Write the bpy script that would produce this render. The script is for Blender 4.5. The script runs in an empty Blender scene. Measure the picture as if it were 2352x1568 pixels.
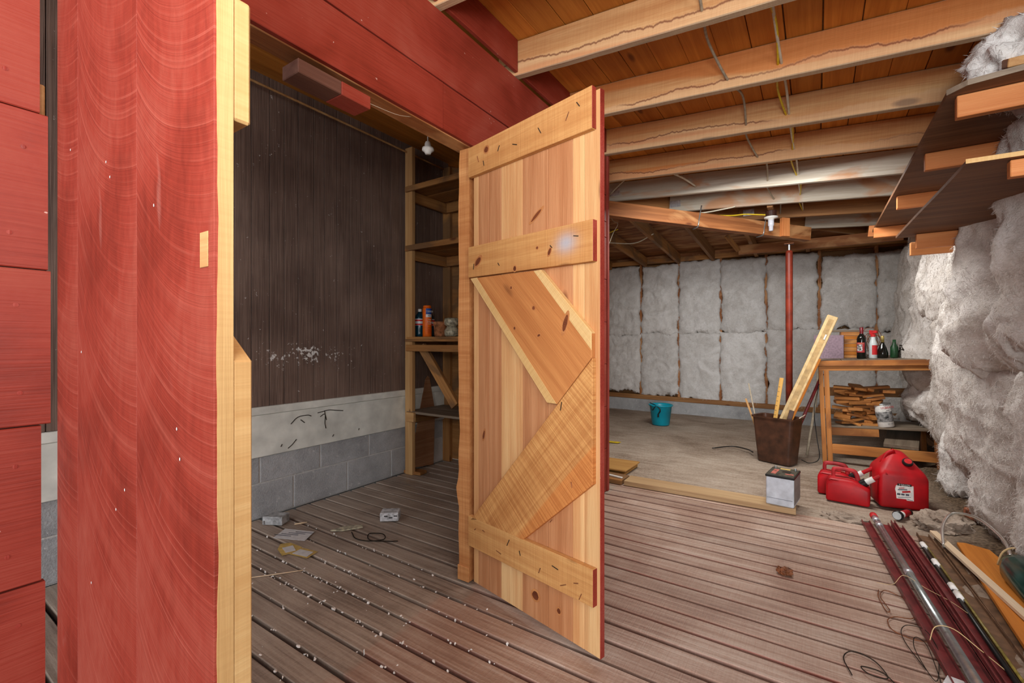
import bpy, bmesh, math, random
from mathutils import Vector, Matrix, noise
random.seed(7)
SC = bpy.context.scene
COL = SC.collection
PI = math.pi

# ------------------------------------------------------------ camera, world, lights, exposure
cam = bpy.data.cameras.new('camera'); cam.lens = 16.0; cam.sensor_width = 36.0; cam.clip_start = .02
co = bpy.data.objects.new('camera', cam); COL.objects.link(co)
co.location = (0, 0, 1.14); co.rotation_euler = (PI/2, 0, math.radians(33.8)); SC.camera = co

world = bpy.data.worlds.new('world'); SC.world = world; world.use_nodes = True
wb = world.node_tree.nodes['Background']; wb.inputs[0].default_value = (.93, .96, 1, 1); wb.inputs[1].default_value = 1.15

def area(name, loc, rot, sx, sy, power, col):
    l = bpy.data.lights.new(name, 'AREA'); l.shape = 'RECTANGLE'; l.size = sx; l.size_y = sy; l.energy = power; l.color = col
    o = bpy.data.objects.new(name, l); COL.objects.link(o); o.location = loc; o.rotation_euler = rot; return o
area('daylight_doorway', (1.5, -6.2, 1.9), (math.radians(86), 0, math.radians(13)), 2.4, 2.6, 285, (.96, .98, 1))
area('side_fill', (.85, .0, 1.95), (math.radians(80), 0, math.radians(68)), .8, .5, 14, (1, .98, .95))
area('ceiling_fill', (.15, -.45, 1.55), (math.radians(140), 0, math.radians(12)), .5, .5, 32, (1, .97, .93))  # added fill aimed upward to brighten the near ceiling, not a known lamp
area('rear_fill', (-.45, 3.95, 2.38), (math.radians(19), 0, 0), 1.2, .3, 46, (1, .97, .92))  # added fill to lift the dim rear room, no fixture hangs here

SC.view_settings.view_transform = 'Standard'; SC.view_settings.look = 'None'
SC.view_settings.exposure = 0.24; SC.view_settings.gamma = 1.0; SC.view_settings.use_curve_mapping = False

# ------------------------------------------------------------ helpers: objects
WM = {}
def obj(name, data, mat=None, parent=None, M=None, label=None, cat=None, group=None, kind=None, smooth=False):
    if isinstance(data, bmesh.types.BMesh):
        me = bpy.data.meshes.new(name); data.to_mesh(me); data.free()
    else: me = data
    if me is not None and mat is not None and len(me.materials) == 0:
        for m in (mat if isinstance(mat, (list, tuple)) else [mat]): me.materials.append(m)
    if smooth: me.polygons.foreach_set('use_smooth', [True]*len(me.polygons))
    o = bpy.data.objects.new(name, me); COL.objects.link(o)
    if parent is not None:
        o.parent = parent
        W = WM[parent] if M is None else M
        o.matrix_basis = WM[parent].inverted() @ W
    else:
        W = Matrix() if M is None else M
        o.matrix_basis = W
    WM[o] = W.copy()
    if label: o['label'] = label
    if cat: o['category'] = cat
    if group: o['group'] = group
    if kind: o['kind'] = kind
    return o
def thing(name, loc, label, cat, rz=0, group=None, kind=None, M=None):
    return obj(name, None, None, None, M if M is not None else Matrix.Translation(loc) @ Matrix.Rotation(rz, 4, 'Z'), label, cat, group, kind)
def T(x, y, z): return Matrix.Translation((x, y, z))
def R(a, ax): return Matrix.Rotation(math.radians(a), 4, ax)
def frame(o, x, z):
    x = Vector(x).normalized(); z = Vector(z); z = (z - x*z.dot(x)).normalized(); y = z.cross(x)
    return Matrix(((x.x, y.x, z.x, o[0]), (x.y, y.y, z.y, o[1]), (x.z, y.z, z.z, o[2]), (0, 0, 0, 1)))

# ------------------------------------------------------------ helpers: shapes
def bm_box(c, s, bev=0, seg=1):
    bm = bmesh.new(); bmesh.ops.create_cube(bm, size=1, matrix=Matrix.Translation(c) @ Matrix.Diagonal((s[0], s[1], s[2], 1)))
    if bev: bmesh.ops.bevel(bm, geom=bm.edges[:], offset=bev, segments=seg, affect='EDGES', profile=.5)
    return bm
CACHE = {}
def board(name, p0, p1, w, t, mat, parent=None, n=(0, 0, 1), bev=.0025, wav=0., **k):
    """A sawn board from p0 to p1 (centre line); w across, t along its face normal n; long axis is local X."""
    p0 = Vector(p0); p1 = Vector(p1); L = (p1-p0).length
    key = (round(L, 3), round(w, 4), round(t, 4), bev, mat.name if not isinstance(mat, list) else str([m.name for m in mat]), wav)
    if key in CACHE and not wav: me = CACHE[key]
    else:
        if wav:
            N = max(4, int(L/.08)); sd = random.random()*50; bm = bmesh.new(); rings = []
            for i in range(N+1):
                x = -L/2 + L*i/N
                a = wav*noise.noise(Vector((x*2.2, sd, 0))) + wav*.5*noise.noise(Vector((x*9, sd, 3)))
                b = wav*noise.noise(Vector((x*2.2, sd, 9))) + wav*.5*noise.noise(Vector((x*9, sd, 7)))
                e = min(bev, t*.2)
                pts = [(-w/2+a, -t/2+e), (-w/2+a+e, -t/2), (w/2+b-e, -t/2), (w/2+b, -t/2+e), (w/2+b, t/2-e), (w/2+b-e, t/2), (-w/2+a+e, t/2), (-w/2+a, t/2-e)]
                rings.append([bm.verts.new((x, p[0], p[1])) for p in pts])
            for i in range(N):
                for j in range(8): bm.faces.new((rings[i][j], rings[i+1][j], rings[i+1][(j+1) % 8], rings[i][(j+1) % 8]))
            bm.faces.new(rings[0]); bm.faces.new(rings[-1][::-1])
            bmesh.ops.recalc_face_normals(bm, faces=bm.faces[:])
        else: bm = bm_box((0, 0, 0), (L, w, t), bev)
        me = bpy.data.meshes.new(name); bm.to_mesh(me); bm.free(); CACHE[key] = me
    return obj(name, me, mat, parent, frame((p0+p1)/2, p1-p0, n), **k)
def bm_plate(pts, t, bev=0):
    """Outline in local XY, thickness 0..t in local Z."""
    bm = bmesh.new(); f = bm.faces.new([bm.verts.new((p[0], p[1], 0)) for p in pts])
    r = bmesh.ops.extrude_face_region(bm, geom=[f]); vs = [v for v in r['geom'] if isinstance(v, bmesh.types.BMVert)]
    bmesh.ops.translate(bm, verts=vs, vec=(0, 0, t)); bmesh.ops.recalc_face_normals(bm, faces=bm.faces[:])
    if bev: bmesh.ops.bevel(bm, geom=bm.edges[:], offset=bev, segments=1, affect='EDGES')
    return bm
def bm_lathe(prof, seg=24, c=(0, 0, 0)):
    bm = bmesh.new(); rings = []
    for r, z in prof: rings.append([bm.verts.new((c[0]+r*math.cos(2*PI*i/seg), c[1]+r*math.sin(2*PI*i/seg), c[2]+z)) for i in range(seg)])
    for a, b in zip(rings, rings[1:]):
        for i in range(seg): bm.faces.new((a[i], a[(i+1) % seg], b[(i+1) % seg], b[i]))
    bm.faces.new(rings[0][::-1]); bm.faces.new(rings[-1])
    bmesh.ops.recalc_face_normals(bm, faces=bm.faces[:]); return bm
def smooth_path(pts, n=6):
    P = [Vector(p) for p in pts]; P = [P[0]*2-P[1]] + P + [P[-1]*2-P[-2]]; out = []
    for i in range(1, len(P)-2):
        for k in range(n):
            t = k/n; a, b, c, d = P[i-1:i+3]
            out.append(.5*((2*b)+(c-a)*t+(2*a-5*b+4*c-d)*t*t+(3*b-a-3*c+d)*t*t*t))
    out.append(P[-2]); return out
def bm_tube(pts, r, seg=8, n=6, bm=None, flat=1.):
    P = smooth_path(pts, n) if n > 1 else [Vector(p) for p in pts]
    bm = bm or bmesh.new(); rings = []; up = Vector((.13, .21, 1))
    for i, p in enumerate(P):
        d = (P[min(i+1, len(P)-1)]-P[max(i-1, 0)]).normalized()
        if abs(d.dot(up.normalized())) > .98: up = Vector((1, .2, .1))
        a = d.cross(up).normalized(); b = a.cross(d); up = b
        rr = r(i/(len(P)-1)) if callable(r) else r
        rings.append([bm.verts.new(p + (a*math.cos(2*PI*k/seg) + b*math.sin(2*PI*k/seg)*flat)*rr) for k in range(seg)])
    for x, y in zip(rings, rings[1:]):
        for k in range(seg): bm.faces.new((x[k], x[(k+1) % seg], y[(k+1) % seg], y[k]))
    bm.faces.new(rings[0][::-1]); bm.faces.new(rings[-1]); return bm
def tube(name, pts, r, mat, parent=None, seg=8, n=6, **k): return obj(name, bm_tube(pts, r, seg, n), mat, parent, smooth=True, M=Matrix() if parent is not None else None, **k)
def bm_hull(pts, bev=0, seg=2):
    bm = bmesh.new(); [bm.verts.new(p) for p in pts]
    bmesh.ops.convex_hull(bm, input=bm.verts[:]); bmesh.ops.dissolve_limit(bm, angle_limit=.02, verts=bm.verts[:], edges=bm.edges[:])
    bmesh.ops.recalc_face_normals(bm, faces=bm.faces[:])
    if bev: bmesh.ops.bevel(bm, geom=bm.edges[:], offset=bev, segments=seg, affect='EDGES', profile=.5)
    return bm
def bm_lump(r, sc, amp, seed, sub=3, fr=2.):
    bm = bmesh.new(); bmesh.ops.create_icosphere(bm, subdivisions=sub, radius=1)
    for v in bm.verts:
        d = v.co.normalized(); k = 1+amp*noise.fractal(d*fr+Vector((seed, seed*.7, 0)), 1, 2, 5)
        v.co = Vector((d.x*sc[0], d.y*sc[1], d.z*sc[2]))*r*k
    return bm
def text(name, s, size, M, mat, parent, sx=1.):
    c = bpy.data.curves.new(name, 'FONT'); c.body = s; c.size = size; c.align_x = 'CENTER'; c.align_y = 'CENTER'; c.extrude = .0004; c.resolution_u = 3
    o = bpy.data.objects.new(name, c); COL.objects.link(o)
    dg = bpy.context.evaluated_depsgraph_get(); me = bpy.data.meshes.new_from_object(o.evaluated_get(dg)); bpy.data.objects.remove(o)
    me.materials.clear(); return obj(name, me, mat, parent, M @ Matrix.Diagonal((sx, 1, 1, 1)))

# ------------------------------------------------------------ helpers: materials
def lin(c): return tuple(((x/255)/12.92 if x/255 <= .04045 else ((x/255+.055)/1.055)**2.4) for x in c) + (1,)
class NT:
    def __init__(s, name):
        s.m = bpy.data.materials.new(name); s.m.use_nodes = True; s.t = s.m.node_tree; s.b = s.t.nodes['Principled BSDF']
    def n(s, typ, **k):
        nd = s.t.nodes.new(typ)
        for a, v in k.items():
            if a.startswith('i_'): nd.inputs[int(a[2:]) if a[2:].isdigit() else a[2:]].default_value = v
            else: setattr(nd, a, v)
        return nd
    def l(s, a, b): s.t.links.new(a, b)
    def math(s, op, a, b=None, clamp=False):
        nd = s.n('ShaderNodeMath', operation=op, use_clamp=clamp)
        for i, v in enumerate((a, b)):
            if v is None: continue
            if isinstance(v, (int, float)): nd.inputs[i].default_value = v
            else: s.l(v, nd.inputs[i])
        return nd.outputs[0]
    def mix(s, f, a, b, mode='MIX'):
        nd = s.n('ShaderNodeMix', data_type='RGBA', blend_type=mode)
        for i, v in ((0, f), (6, a), (7, b)):
            if isinstance(v, (int, float)): nd.inputs[i].default_value = v
            elif isinstance(v, tuple): nd.inputs[i].default_value = v
            else: s.l(v, nd.inputs[i])
        return nd.outputs[2]
    def coords(s, rnd=True, kind='Object'):
        tc = s.n('ShaderNodeTexCoord').outputs[kind]
        if not rnd: return tc
        oi = s.n('ShaderNodeObjectInfo'); s.rand = oi.outputs['Random']
        cb = s.n('ShaderNodeCombineXYZ')
        for i, k in enumerate((37., 91., 53.)): s.l(s.math('MULTIPLY', s.rand, k), cb.inputs[i])
        ad = s.n('ShaderNodeVectorMath', operation='ADD'); s.l(tc, ad.inputs[0]); s.l(cb.outputs[0], ad.inputs[1]); return ad.outputs[0]
    def noise(s, co, sc=(1, 1, 1), scale=1., det=4., dist=0., rough=.5):
        mp = s.n('ShaderNodeMapping'); mp.inputs[3].default_value = sc; s.l(co, mp.inputs[0])
        nz = s.n('ShaderNodeTexNoise', i_Scale=scale, i_Detail=det, i_Distortion=dist, i_Roughness=rough); s.l(mp.outputs[0], nz.inputs[0]); return nz.outputs[0]
    def ramp(s, f, stops):
        r = s.n('ShaderNodeValToRGB'); e = r.color_ramp.elements
        while len(e) < len(stops): e.new(.5)
        for i, (p, c) in enumerate(stops): e[i].position = p; e[i].color = c if isinstance(c, tuple) else (c, c, c, 1)
        s.l(f, r.inputs[0]); return r.outputs[0]
    def bump(s, h, st, dist=.01):
        b = s.n('ShaderNodeBump'); b.inputs['Strength'].default_value = st; b.inputs['Distance'].default_value = dist; s.l(h, b.inputs['Height']); s.l(b.outputs[0], s.b.inputs['Normal'])
    def out(s, col, rough=.6, spec=.3, **k):
        if isinstance(col, tuple): s.b.inputs['Base Color'].default_value = col
        else: s.l(col, s.b.inputs['Base Color'])
        if isinstance(rough, (int, float)): s.b.inputs['Roughness'].default_value = rough
        else: s.l(rough, s.b.inputs['Roughness'])
        s.b.inputs['Specular IOR Level'].default_value = spec
        for a, v in k.items(): s.b.inputs[a.replace('_', ' ')].default_value = v
        return s.m

def wood(name, light, dark, knot=(92, 48, 26), rough=.62, axis='x', drip=0, greyedge=0, fib=1., var=.22, kn=.085, bump=.25, saw=0., stain=None, heart=None):
    s = NT(name); co = s.coords()
    if axis == 'z':
        sp_ = s.n('ShaderNodeSeparateXYZ'); s.l(co, sp_.inputs[0]); cb_ = s.n('ShaderNodeCombineXYZ'); s.l(sp_.outputs[2], cb_.inputs[0]); s.l(sp_.outputs[1], cb_.inputs[1]); s.l(sp_.outputs[0], cb_.inputs[2]); co = cb_.outputs[0]
    n1 = s.noise(co, (1.1, 26, 26), 1, 5, .9); n2 = s.noise(co, (7, 260, 260), 1, 3, .2); n3 = s.noise(co, (.7, 5, 5), 1, 3, .8)
    f = s.math('ADD', s.math('MULTIPLY', n1, .55), s.math('ADD', s.math('MULTIPLY', n2, .2*fib), s.math('MULTIPLY', n3, .45)))
    col = s.ramp(f, [(.40, lin(dark)), (.60, lin(tuple((a+b)/2 for a, b in zip(light, dark)))), (.78, lin(light))])
    if heart:
        hz = s.noise(co, (.3, 6, 6), 1, 2, .5); col = s.mix(s.ramp(hz, [(.50, 0.), (.56, .8)]), col, s.mix(n1, lin(heart), lin(tuple(min(255, c*1.15) for c in heart))))
    mp = s.n('ShaderNodeMapping'); mp.inputs[3].default_value = (1.9, 5.2, 5.2); s.l(co, mp.inputs[0])
    v = s.n('ShaderNodeTexVoronoi', i_Scale=1.); s.l(mp.outputs[0], v.inputs[0])
    k = s.ramp(s.math('ADD', v.outputs['Distance'], s.math('MULTIPLY', n1, .06)), [(kn*.8, 1.), (kn+.035, 0.)])
    col = s.mix(s.math('MULTIPLY', k, .85), col, lin(knot))
    if stain:
        st = s.noise(co, (1.6, 3.5, 3.5), 1, 5, 1.2); col = s.mix(s.math('MULTIPLY', s.ramp(st, [(.50, 0.), (.62, 1.)]), .75), col, lin(stain))
    if drip:
        ob = s.n('ShaderNodeSeparateXYZ'); s.l(s.n('ShaderNodeTexCoord').outputs['Object'], ob.inputs[0]); oc = s.n('ShaderNodeSeparateXYZ'); s.l(co, oc.inputs[0]); c1 = s.n('ShaderNodeCombineXYZ'); s.l(oc.outputs[0], c1.inputs[0]); s.l(s.rand, c1.inputs[1])
        a_ = s.noise(c1.outputs[0], (1.6, 9, 1), 1, 1); b_ = s.noise(c1.outputs[0], (16, 9, 1), 1, 4, 0, .7); g_ = s.ramp(s.noise(c1.outputs[0], (1.1, 31, 1), 1, 1), [(.45, 0.), (.52, 1.)])
        yy = s.math('ADD', s.math('ADD', ob.outputs[1], .035), s.math('ADD', s.math('MULTIPLY', s.math('SUBTRACT', a_, .5), .16), s.math('MULTIPLY', s.math('SUBTRACT', b_, .5), .045)))
        col = s.mix(s.math('MULTIPLY', s.ramp(yy, [(0., .55), (.012, 0.)]), .45), col, lin((238, 212, 176)))
        col = s.mix(s.math('MULTIPLY', g_, s.ramp(s.math('ABSOLUTE', yy), [(.0015, .85), (.007, 0.)])), col, lin((112, 48, 28)))
    if greyedge:
        ob = s.n('ShaderNodeSeparateXYZ'); s.l(s.n('ShaderNodeTexCoord').outputs['Object'], ob.inputs[0])
        col = s.mix(s.ramp(s.math('ABSOLUTE', ob.outputs[1]), [(greyedge-.004, 0.), (greyedge-.001, .75)]), col, s.mix(n2, lin((120, 104, 84)), lin((190, 172, 146))))
    hs = s.n('ShaderNodeHueSaturation'); s.l(col, hs.inputs['Color']); s.l(s.math('ADD', s.math('MULTIPLY', s.rand, var), 1-var*.55), hs.inputs['Value']); col = hs.outputs[0]
    h = s.math('ADD', n2, s.math('MULTIPLY', n1, .7))
    if saw:
        sw = s.noise(co, (190, 3, 3), 1, 2, .3); h = s.math('ADD', h, s.math('MULTIPLY', sw, saw)); col = s.mix(s.math('MULTIPLY', s.ramp(sw, [(.42, 1.), (.56, 0.)]), .22*saw), col, lin(dark), 'MULTIPLY')
    s.bump(h, bump, .006); return s.out(col, rough, .25)

def red_paint(name, base=(142, 50, 35), pale=(153, 70, 54), deep=(116, 36, 23), rough=.58, arcs=False):
    s = NT(name); co = s.coords(not arcs)
    a = s.noise(co, (3, 3, 3), 1, 5, .6); b = s.noise(co, (5, 190, 190) if not arcs else (60, 60, 18), 1, 3, .3)
    col = s.ramp(s.math('ADD', s.math('MULTIPLY', a, .75), s.math('MULTIPLY', b, .3)), [(.36, lin(deep)), (.52, lin(base)), (.72, lin(pale))])
    sp = s.noise(co, (55, 55, 55), 1, 2); col = s.mix(s.ramp(sp, [(.765, 0.), (.79, .6)]), col, lin((222, 190, 176)))
    h = s.math('ADD', b, s.math('MULTIPLY', sp, .3))
    if arcs:
        sx = s.n('ShaderNodeSeparateXYZ'); s.l(co, sx.inputs[0])
        x2 = s.math('MULTIPLY', sx.outputs[0], sx.outputs[0]); rt = s.math('SQRT', s.math('MAXIMUM', s.math('SUBTRACT', .335**2, x2), .0005))
        w = s.math('ADD', s.math('ADD', sx.outputs[2], rt), s.math('MULTIPLY', a, .012))
        cb = s.n('ShaderNodeCombineXYZ'); s.l(w, cb.inputs[2]); s.l(s.math('MULTIPLY', sx.outputs[0], .02), cb.inputs[0])
        w1 = s.noise(cb.outputs[0], (1, 1, 130), 1, 3, 0, .7); w2 = s.noise(cb.outputs[0], (1, 1, 24), 1, 2)
        gate = s.ramp(s.noise(co, (5, 1, 2.2), 1, 3, .5), [(.36, .15), (.62, 1.)])
        col = s.mix(s.math('MULTIPLY', s.ramp(w1, [(.54, 0.), (.68, .85)]), gate), col, lin((172, 88, 72)))
        col = s.mix(s.math('MULTIPLY', s.ramp(w1, [(.30, .7), (.45, 0.)]), gate), col, lin((112, 24, 18)))
        col = s.mix(s.math('MULTIPLY', s.ramp(w2, [(.5, 0.), (.75, .45)]), gate), col, lin((166, 84, 68)))
        h = s.math('ADD', h, s.math('MULTIPLY', w1, 2.2))
        # worn white patches toward the latch edge
        wn = s.noise(co, (9, 9, 3.2), 1, 4, .8); ex = s.ramp(sx.outputs[0], [(0., 1.), (1., 1.)])
        col = s.mix(s.ramp(wn, [(.66, 0.), (.74, .45)]), col, lin((176, 122, 110)))
    s.bump(h, .35, .004); return s.out(col, s.ramp(a, [(.3, rough-.12), (.7, rough+.15)]), .4)

def plain(name, c, rough=.5, spec=.4, nz=.12, sc=40, **k):
    s = NT(name); co = s.coords(); a = s.noise(co, (1, 1, 1), sc, 4)
    d = tuple(max(0, x*(1-nz*2.2)) for x in c); e = tuple(min(255, x*(1+nz)) for x in c)
    col = s.ramp(a, [(.3, lin(d)), (.7, lin(e))]); s.bump(a, .08, .003); return s.out(col, rough, spec, **k)

def stone(name, c1, c2, fine=90, big=2.5, bump=.4, spots=None, rough=.9):
    s = NT(name); co = s.coords(False, 'Object'); g = s.n('ShaderNodeNewGeometry'); co = g.outputs['Position']
    a = s.noise(co, (1, 1, 1), big, 6, .5); b = s.noise(co, (1, 1, 1), fine, 4); c = s.noise(co, (1, 1, 1), 14, 5, .3)
    f = s.math('ADD', s.math('MULTIPLY', a, .5), s.math('ADD', s.math('MULTIPLY', b, .3), s.math('MULTIPLY', c, .3)))
    col = s.ramp(f, [(.4, lin(c1)), (.68, lin(c2))])
    if spots: col = s.mix(s.ramp(s.noise(co, (1, 1, 1), 38, 3, .4), [(.66, 0.), (.72, .8)]), col, lin(spots))
    s.bump(s.math('ADD', b, s.math('MULTIPLY', c, .8)), bump, .01); return s.out(col, rough, .2)

M_door = wood('pine_door', (230, 190, 136), (196, 138, 88), var=.12, kn=.10)
M_batten = wood('pine_batten', (222, 174, 112), (184, 126, 72), var=.14, saw=.6)
M_jamb = wood('cedar_jamb', (216, 160, 104), (176, 112, 62), var=.1, saw=.8)
M_joist = wood('fir_joist', (232, 190, 136), (198, 138, 86), var=.2, saw=.4, heart=(190, 118, 62), drip=1, greyedge=.091, kn=.13)
M_joistgrey = wood('grey_joist', (206, 202, 192), (158, 146, 128), var=.15, stain=(182, 126, 80), bump=.3)
M_old = wood('old_timber', (178, 132, 84), (122, 80, 46), var=.3, bump=.35)
M_beam = wood('brown_beam', (176, 116, 70), (112, 66, 36), var=.2, stain=(198, 150, 102))
M_ceil = wood('ceiling_plank', (220, 150, 66), (176, 106, 40), knot=(112, 60, 24), var=.26, kn=.12)
M_stud = wood('shelf_stud', (208, 170, 118), (164, 118, 72), var=.2)
M_shelfw = wood('shelf_wood', (190, 140, 84), (138, 90, 48), var=.25, stain=(110, 84, 60))
M_bracket = wood('bracket_wood', (226, 156, 98), (190, 110, 58), var=.22)
M_bench = wood('bench_wood', (208, 148, 84), (160, 96, 46), var=.18, stain=(128, 78, 44))
M_dusty = wood('dusty_plank', (150, 136, 118), (106, 92, 78), var=.15)
M_offcut = wood('offcut_wood', (198, 138, 76), (140, 86, 42), var=.5, kn=.04)
M_orange = wood('orange_plank', (196, 124, 44), (160, 92, 26), var=.05, kn=.03)
M_pale = wood('pale_strip', (232, 212, 184), (204, 176, 140), var=.06, kn=.02)
M_sill = wood('sill_plank', (196, 168, 128), (152, 120, 84), var=.18)
M_ply = wood('shelf_plywood', (136, 98, 70), (88, 58, 40), var=.1, kn=.0, bump=.3)
M_ceda = wood('edge_pale', (230, 198, 142), (206, 164, 104), var=.08, saw=.6, kn=.03)
M_cedz = wood('edge_sawn', (204, 170, 118), (180, 138, 86), var=.06, saw=.3, kn=.02, axis='z', bump=.12)
M_red = red_paint('red_paint')
M_redarc = red_paint('red_paint_sawn', arcs=True)
M_reddk = red_paint('red_paint_edge', (146, 50, 38), (162, 76, 64), (116, 34, 24))
M_conc = stone('concrete_block', (142, 144, 146), (180, 182, 184), 120, 3, .35, (204, 204, 202))
M_mort = stone('mortar', (176, 176, 174), (200, 200, 198))
M_dirt = stone('under_deck_dirt', (62, 50, 42), (92, 76, 62))
M_rock = stone('rubble', (132, 116, 102), (176, 162, 148), 60, 8, .8)

def ground_mat():
    s = NT('worn_concrete'); g = s.n('ShaderNodeNewGeometry'); co = g.outputs['Position']; sx = s.n('ShaderNodeSeparateXYZ'); s.l(co, sx.inputs[0])
    a = s.noise(co, (1, 1, 1), 1.3, 6, .6); b = s.noise(co, (1, 1, 1), 70, 4); c = s.noise(co, (4, 18, 4), 1, 5, .5)
    f = s.math('ADD', s.math('MULTIPLY', a, .45), s.math('ADD', s.math('MULTIPLY', b, .3), s.math('MULTIPLY', c, .3)))
    col = s.ramp(f, [(.40, lin((126, 109, 94))), (.55, lin((162, 147, 132))), (.7, lin((184, 172, 158)))])
    d = s.ramp(s.math('ADD', sx.outputs[0], s.math('MULTIPLY', a, .3)), [(.0, 0.), (1., 1.)])
    dirt = s.ramp(s.math('SUBTRACT', s.math('ADD', sx.outputs[0], s.math('MULTIPLY', a, .5)), .55), [(.2, 0.), (.5, 1.)])
    col = s.mix(dirt, col, s.ramp(b, [(.35, lin((64, 52, 40))), (.65, lin((112, 94, 76)))]))
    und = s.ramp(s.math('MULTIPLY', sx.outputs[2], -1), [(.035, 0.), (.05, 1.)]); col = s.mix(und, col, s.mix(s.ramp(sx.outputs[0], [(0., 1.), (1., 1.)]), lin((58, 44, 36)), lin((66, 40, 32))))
    s.bump(s.math('ADD', b, s.math('MULTIPLY', c, 1.2)), .5, .012); return s.out(col, .92, .15)
M_ground = ground_mat()

def deck_mat():
    s = NT('worn_deck'); co = s.coords(); g = s.n('ShaderNodeNewGeometry'); sx = s.n('ShaderNodeSeparateXYZ'); s.l(g.outputs['Position'], sx.inputs[0])
    n1 = s.noise(co, (2, 60, 60), 1, 5, .6); n2 = s.math('ADD', s.math('MULTIPLY', s.noise(co, (60, 160, 160), 1, 3), .5), s.math('MULTIPLY', s.noise(co, (210, 9, 9), 1, 2, .4), .5)); n3 = s.noise(g.outputs['Position'], (1, 1, 1), 2.2, 5, .5)
    f = s.math('ADD', s.math('MULTIPLY', n1, .45), s.math('ADD', s.math('MULTIPLY', n2, .2), s.math('MULTIPLY', n3, .45)))
    grey = s.ramp(f, [(.42, lin((124, 108, 96))), (.55, lin((162, 146, 132))), (.7, lin((186, 172, 158)))])
    worn = s.ramp(f, [(.40, lin((136, 106, 92))), (.54, lin((166, 140, 124))), (.68, lin((192, 174, 160)))])
    mk = s.ramp(s.math('ADD', sx.outputs[0], s.math('ADD', 1.33, s.math('ADD', s.math('MULTIPLY', s.rand, .12), .4))), [(.44, 0.), (.47, 1.)])
    col = s.mix(mk, grey, worn)
    # red paint left on the board edges
    so = s.n('ShaderNodeSeparateXYZ'); s.l(s.n('ShaderNodeTexCoord').outputs['Object'], so.inputs[0])
    ed = s.ramp(s.math('ADD', s.math('ABSOLUTE', so.outputs[1]), s.math('MULTIPLY', s.math('SUBTRACT', n1, .5), .012)), [(.0465, 0.), (.050, 1.)])
    zz = s.ramp(s.math('MULTIPLY', s.math('ADD', so.outputs[2], .02), 25.), [(.55, 1.), (.9, 0.)])
    col = s.mix(s.math('MULTIPLY', s.math('MAXIMUM', ed, 0.), s.math('MULTIPLY', mk, .75)), col, lin((142, 62, 50)))
    col = s.mix(s.math('MULTIPLY', zz, .6), col, lin((84, 46, 36)))
    hs = s.n('ShaderNodeHueSaturation'); s.l(col, hs.inputs['Color']); s.l(s.math('ADD', s.math('MULTIPLY', s.rand, .2), .9), hs.inputs['Value'])
    s.bump(s.math('ADD', n1, n2), .35, .005); return s.out(hs.outputs[0], s.ramp(n3, [(.3, .42), (.7, .62)]), .35)
M_deck = deck_mat()

def panel_mat():
    s = NT('brown_panel'); co = s.coords(); g = s.n('ShaderNodeNewGeometry'); P = g.outputs['Position']; sx = s.n('ShaderNodeSeparateXYZ'); s.l(P, sx.inputs[0])
    n1 = s.noise(P, (140, 140, 3), 1, 4, .8); n2 = s.noise(P, (1, 1, 1), 2, 4)
    col = s.ramp(s.math('ADD', s.math('MULTIPLY', n1, .5), s.math('MULTIPLY', n2, .5)), [(.38, lin((92, 74, 66))), (.62, lin((134, 112, 100)))])
    dy = s.math('DIVIDE', s.math('SUBTRACT', sx.outputs[1], 1.83), .42); dz = s.math('DIVIDE', s.math('SUBTRACT', sx.outputs[2], 1.05), .075)
    q = s.math('POWER', 2.718, s.math('MULTIPLY', s.math('ADD', s.math('MULTIPLY', dy, dy), s.math('MULTIPLY', dz, dz)), -1.))
    sp = s.noise(P, (1, 1, 1), 42, 4, .3, .65); lo = s.noise(P, (1, 1, 1), 7, 2)
    v = s.math('ADD', s.math('ADD', sp, s.math('MULTIPLY', q, .2)), s.math('MULTIPLY', s.math('SUBTRACT', lo, .5), .3))
    col = s.mix(s.ramp(v, [(.70, 0.), (.76, .95)]), col, lin((226, 224, 220)))
    s.bump(n1, .5, .004); return s.out(col, .55, .3)
M_panel = panel_mat()

def batt_mat(name, c1, c2, c3):
    s = NT(name); co = s.coords(); a = s.noise(co, (1, 1, 1), 4, 6, 1.5); b = s.noise(co, (14, 60, 60), 1, 6, 2.5, .65); c = s.noise(co, (50, 14, 50), 1, 5, 2.2, .6); d = s.noise(co, (1, 1, 1), 150, 3)
    f = s.math('ADD', s.math('MULTIPLY', a, .45), s.math('ADD', s.math('MULTIPLY', b, .3), s.math('MULTIPLY', c, .3)))
    col = s.ramp(f, [(.38, lin(c1)), (.52, lin(c2)), (.68, lin(c3))])
    hs = s.n('ShaderNodeHueSaturation'); s.l(col, hs.inputs['Color']); s.l(s.math('ADD', s.math('MULTIPLY', s.rand, .14), .92), hs.inputs['Value'])
    s.bump(s.math('ADD', s.math('MULTIPLY', b, 1.), s.math('ADD', c, s.math('MULTIPLY', d, .5))), .45, .012); return s.out(hs.outputs[0], 1., .05)
M_batt = batt_mat('glass_wool', (190, 185, 180), (218, 216, 213), (240, 239, 238))
M_battr = batt_mat('glass_wool_dusty', (180, 171, 162), (212, 207, 202), (240, 238, 236))

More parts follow.
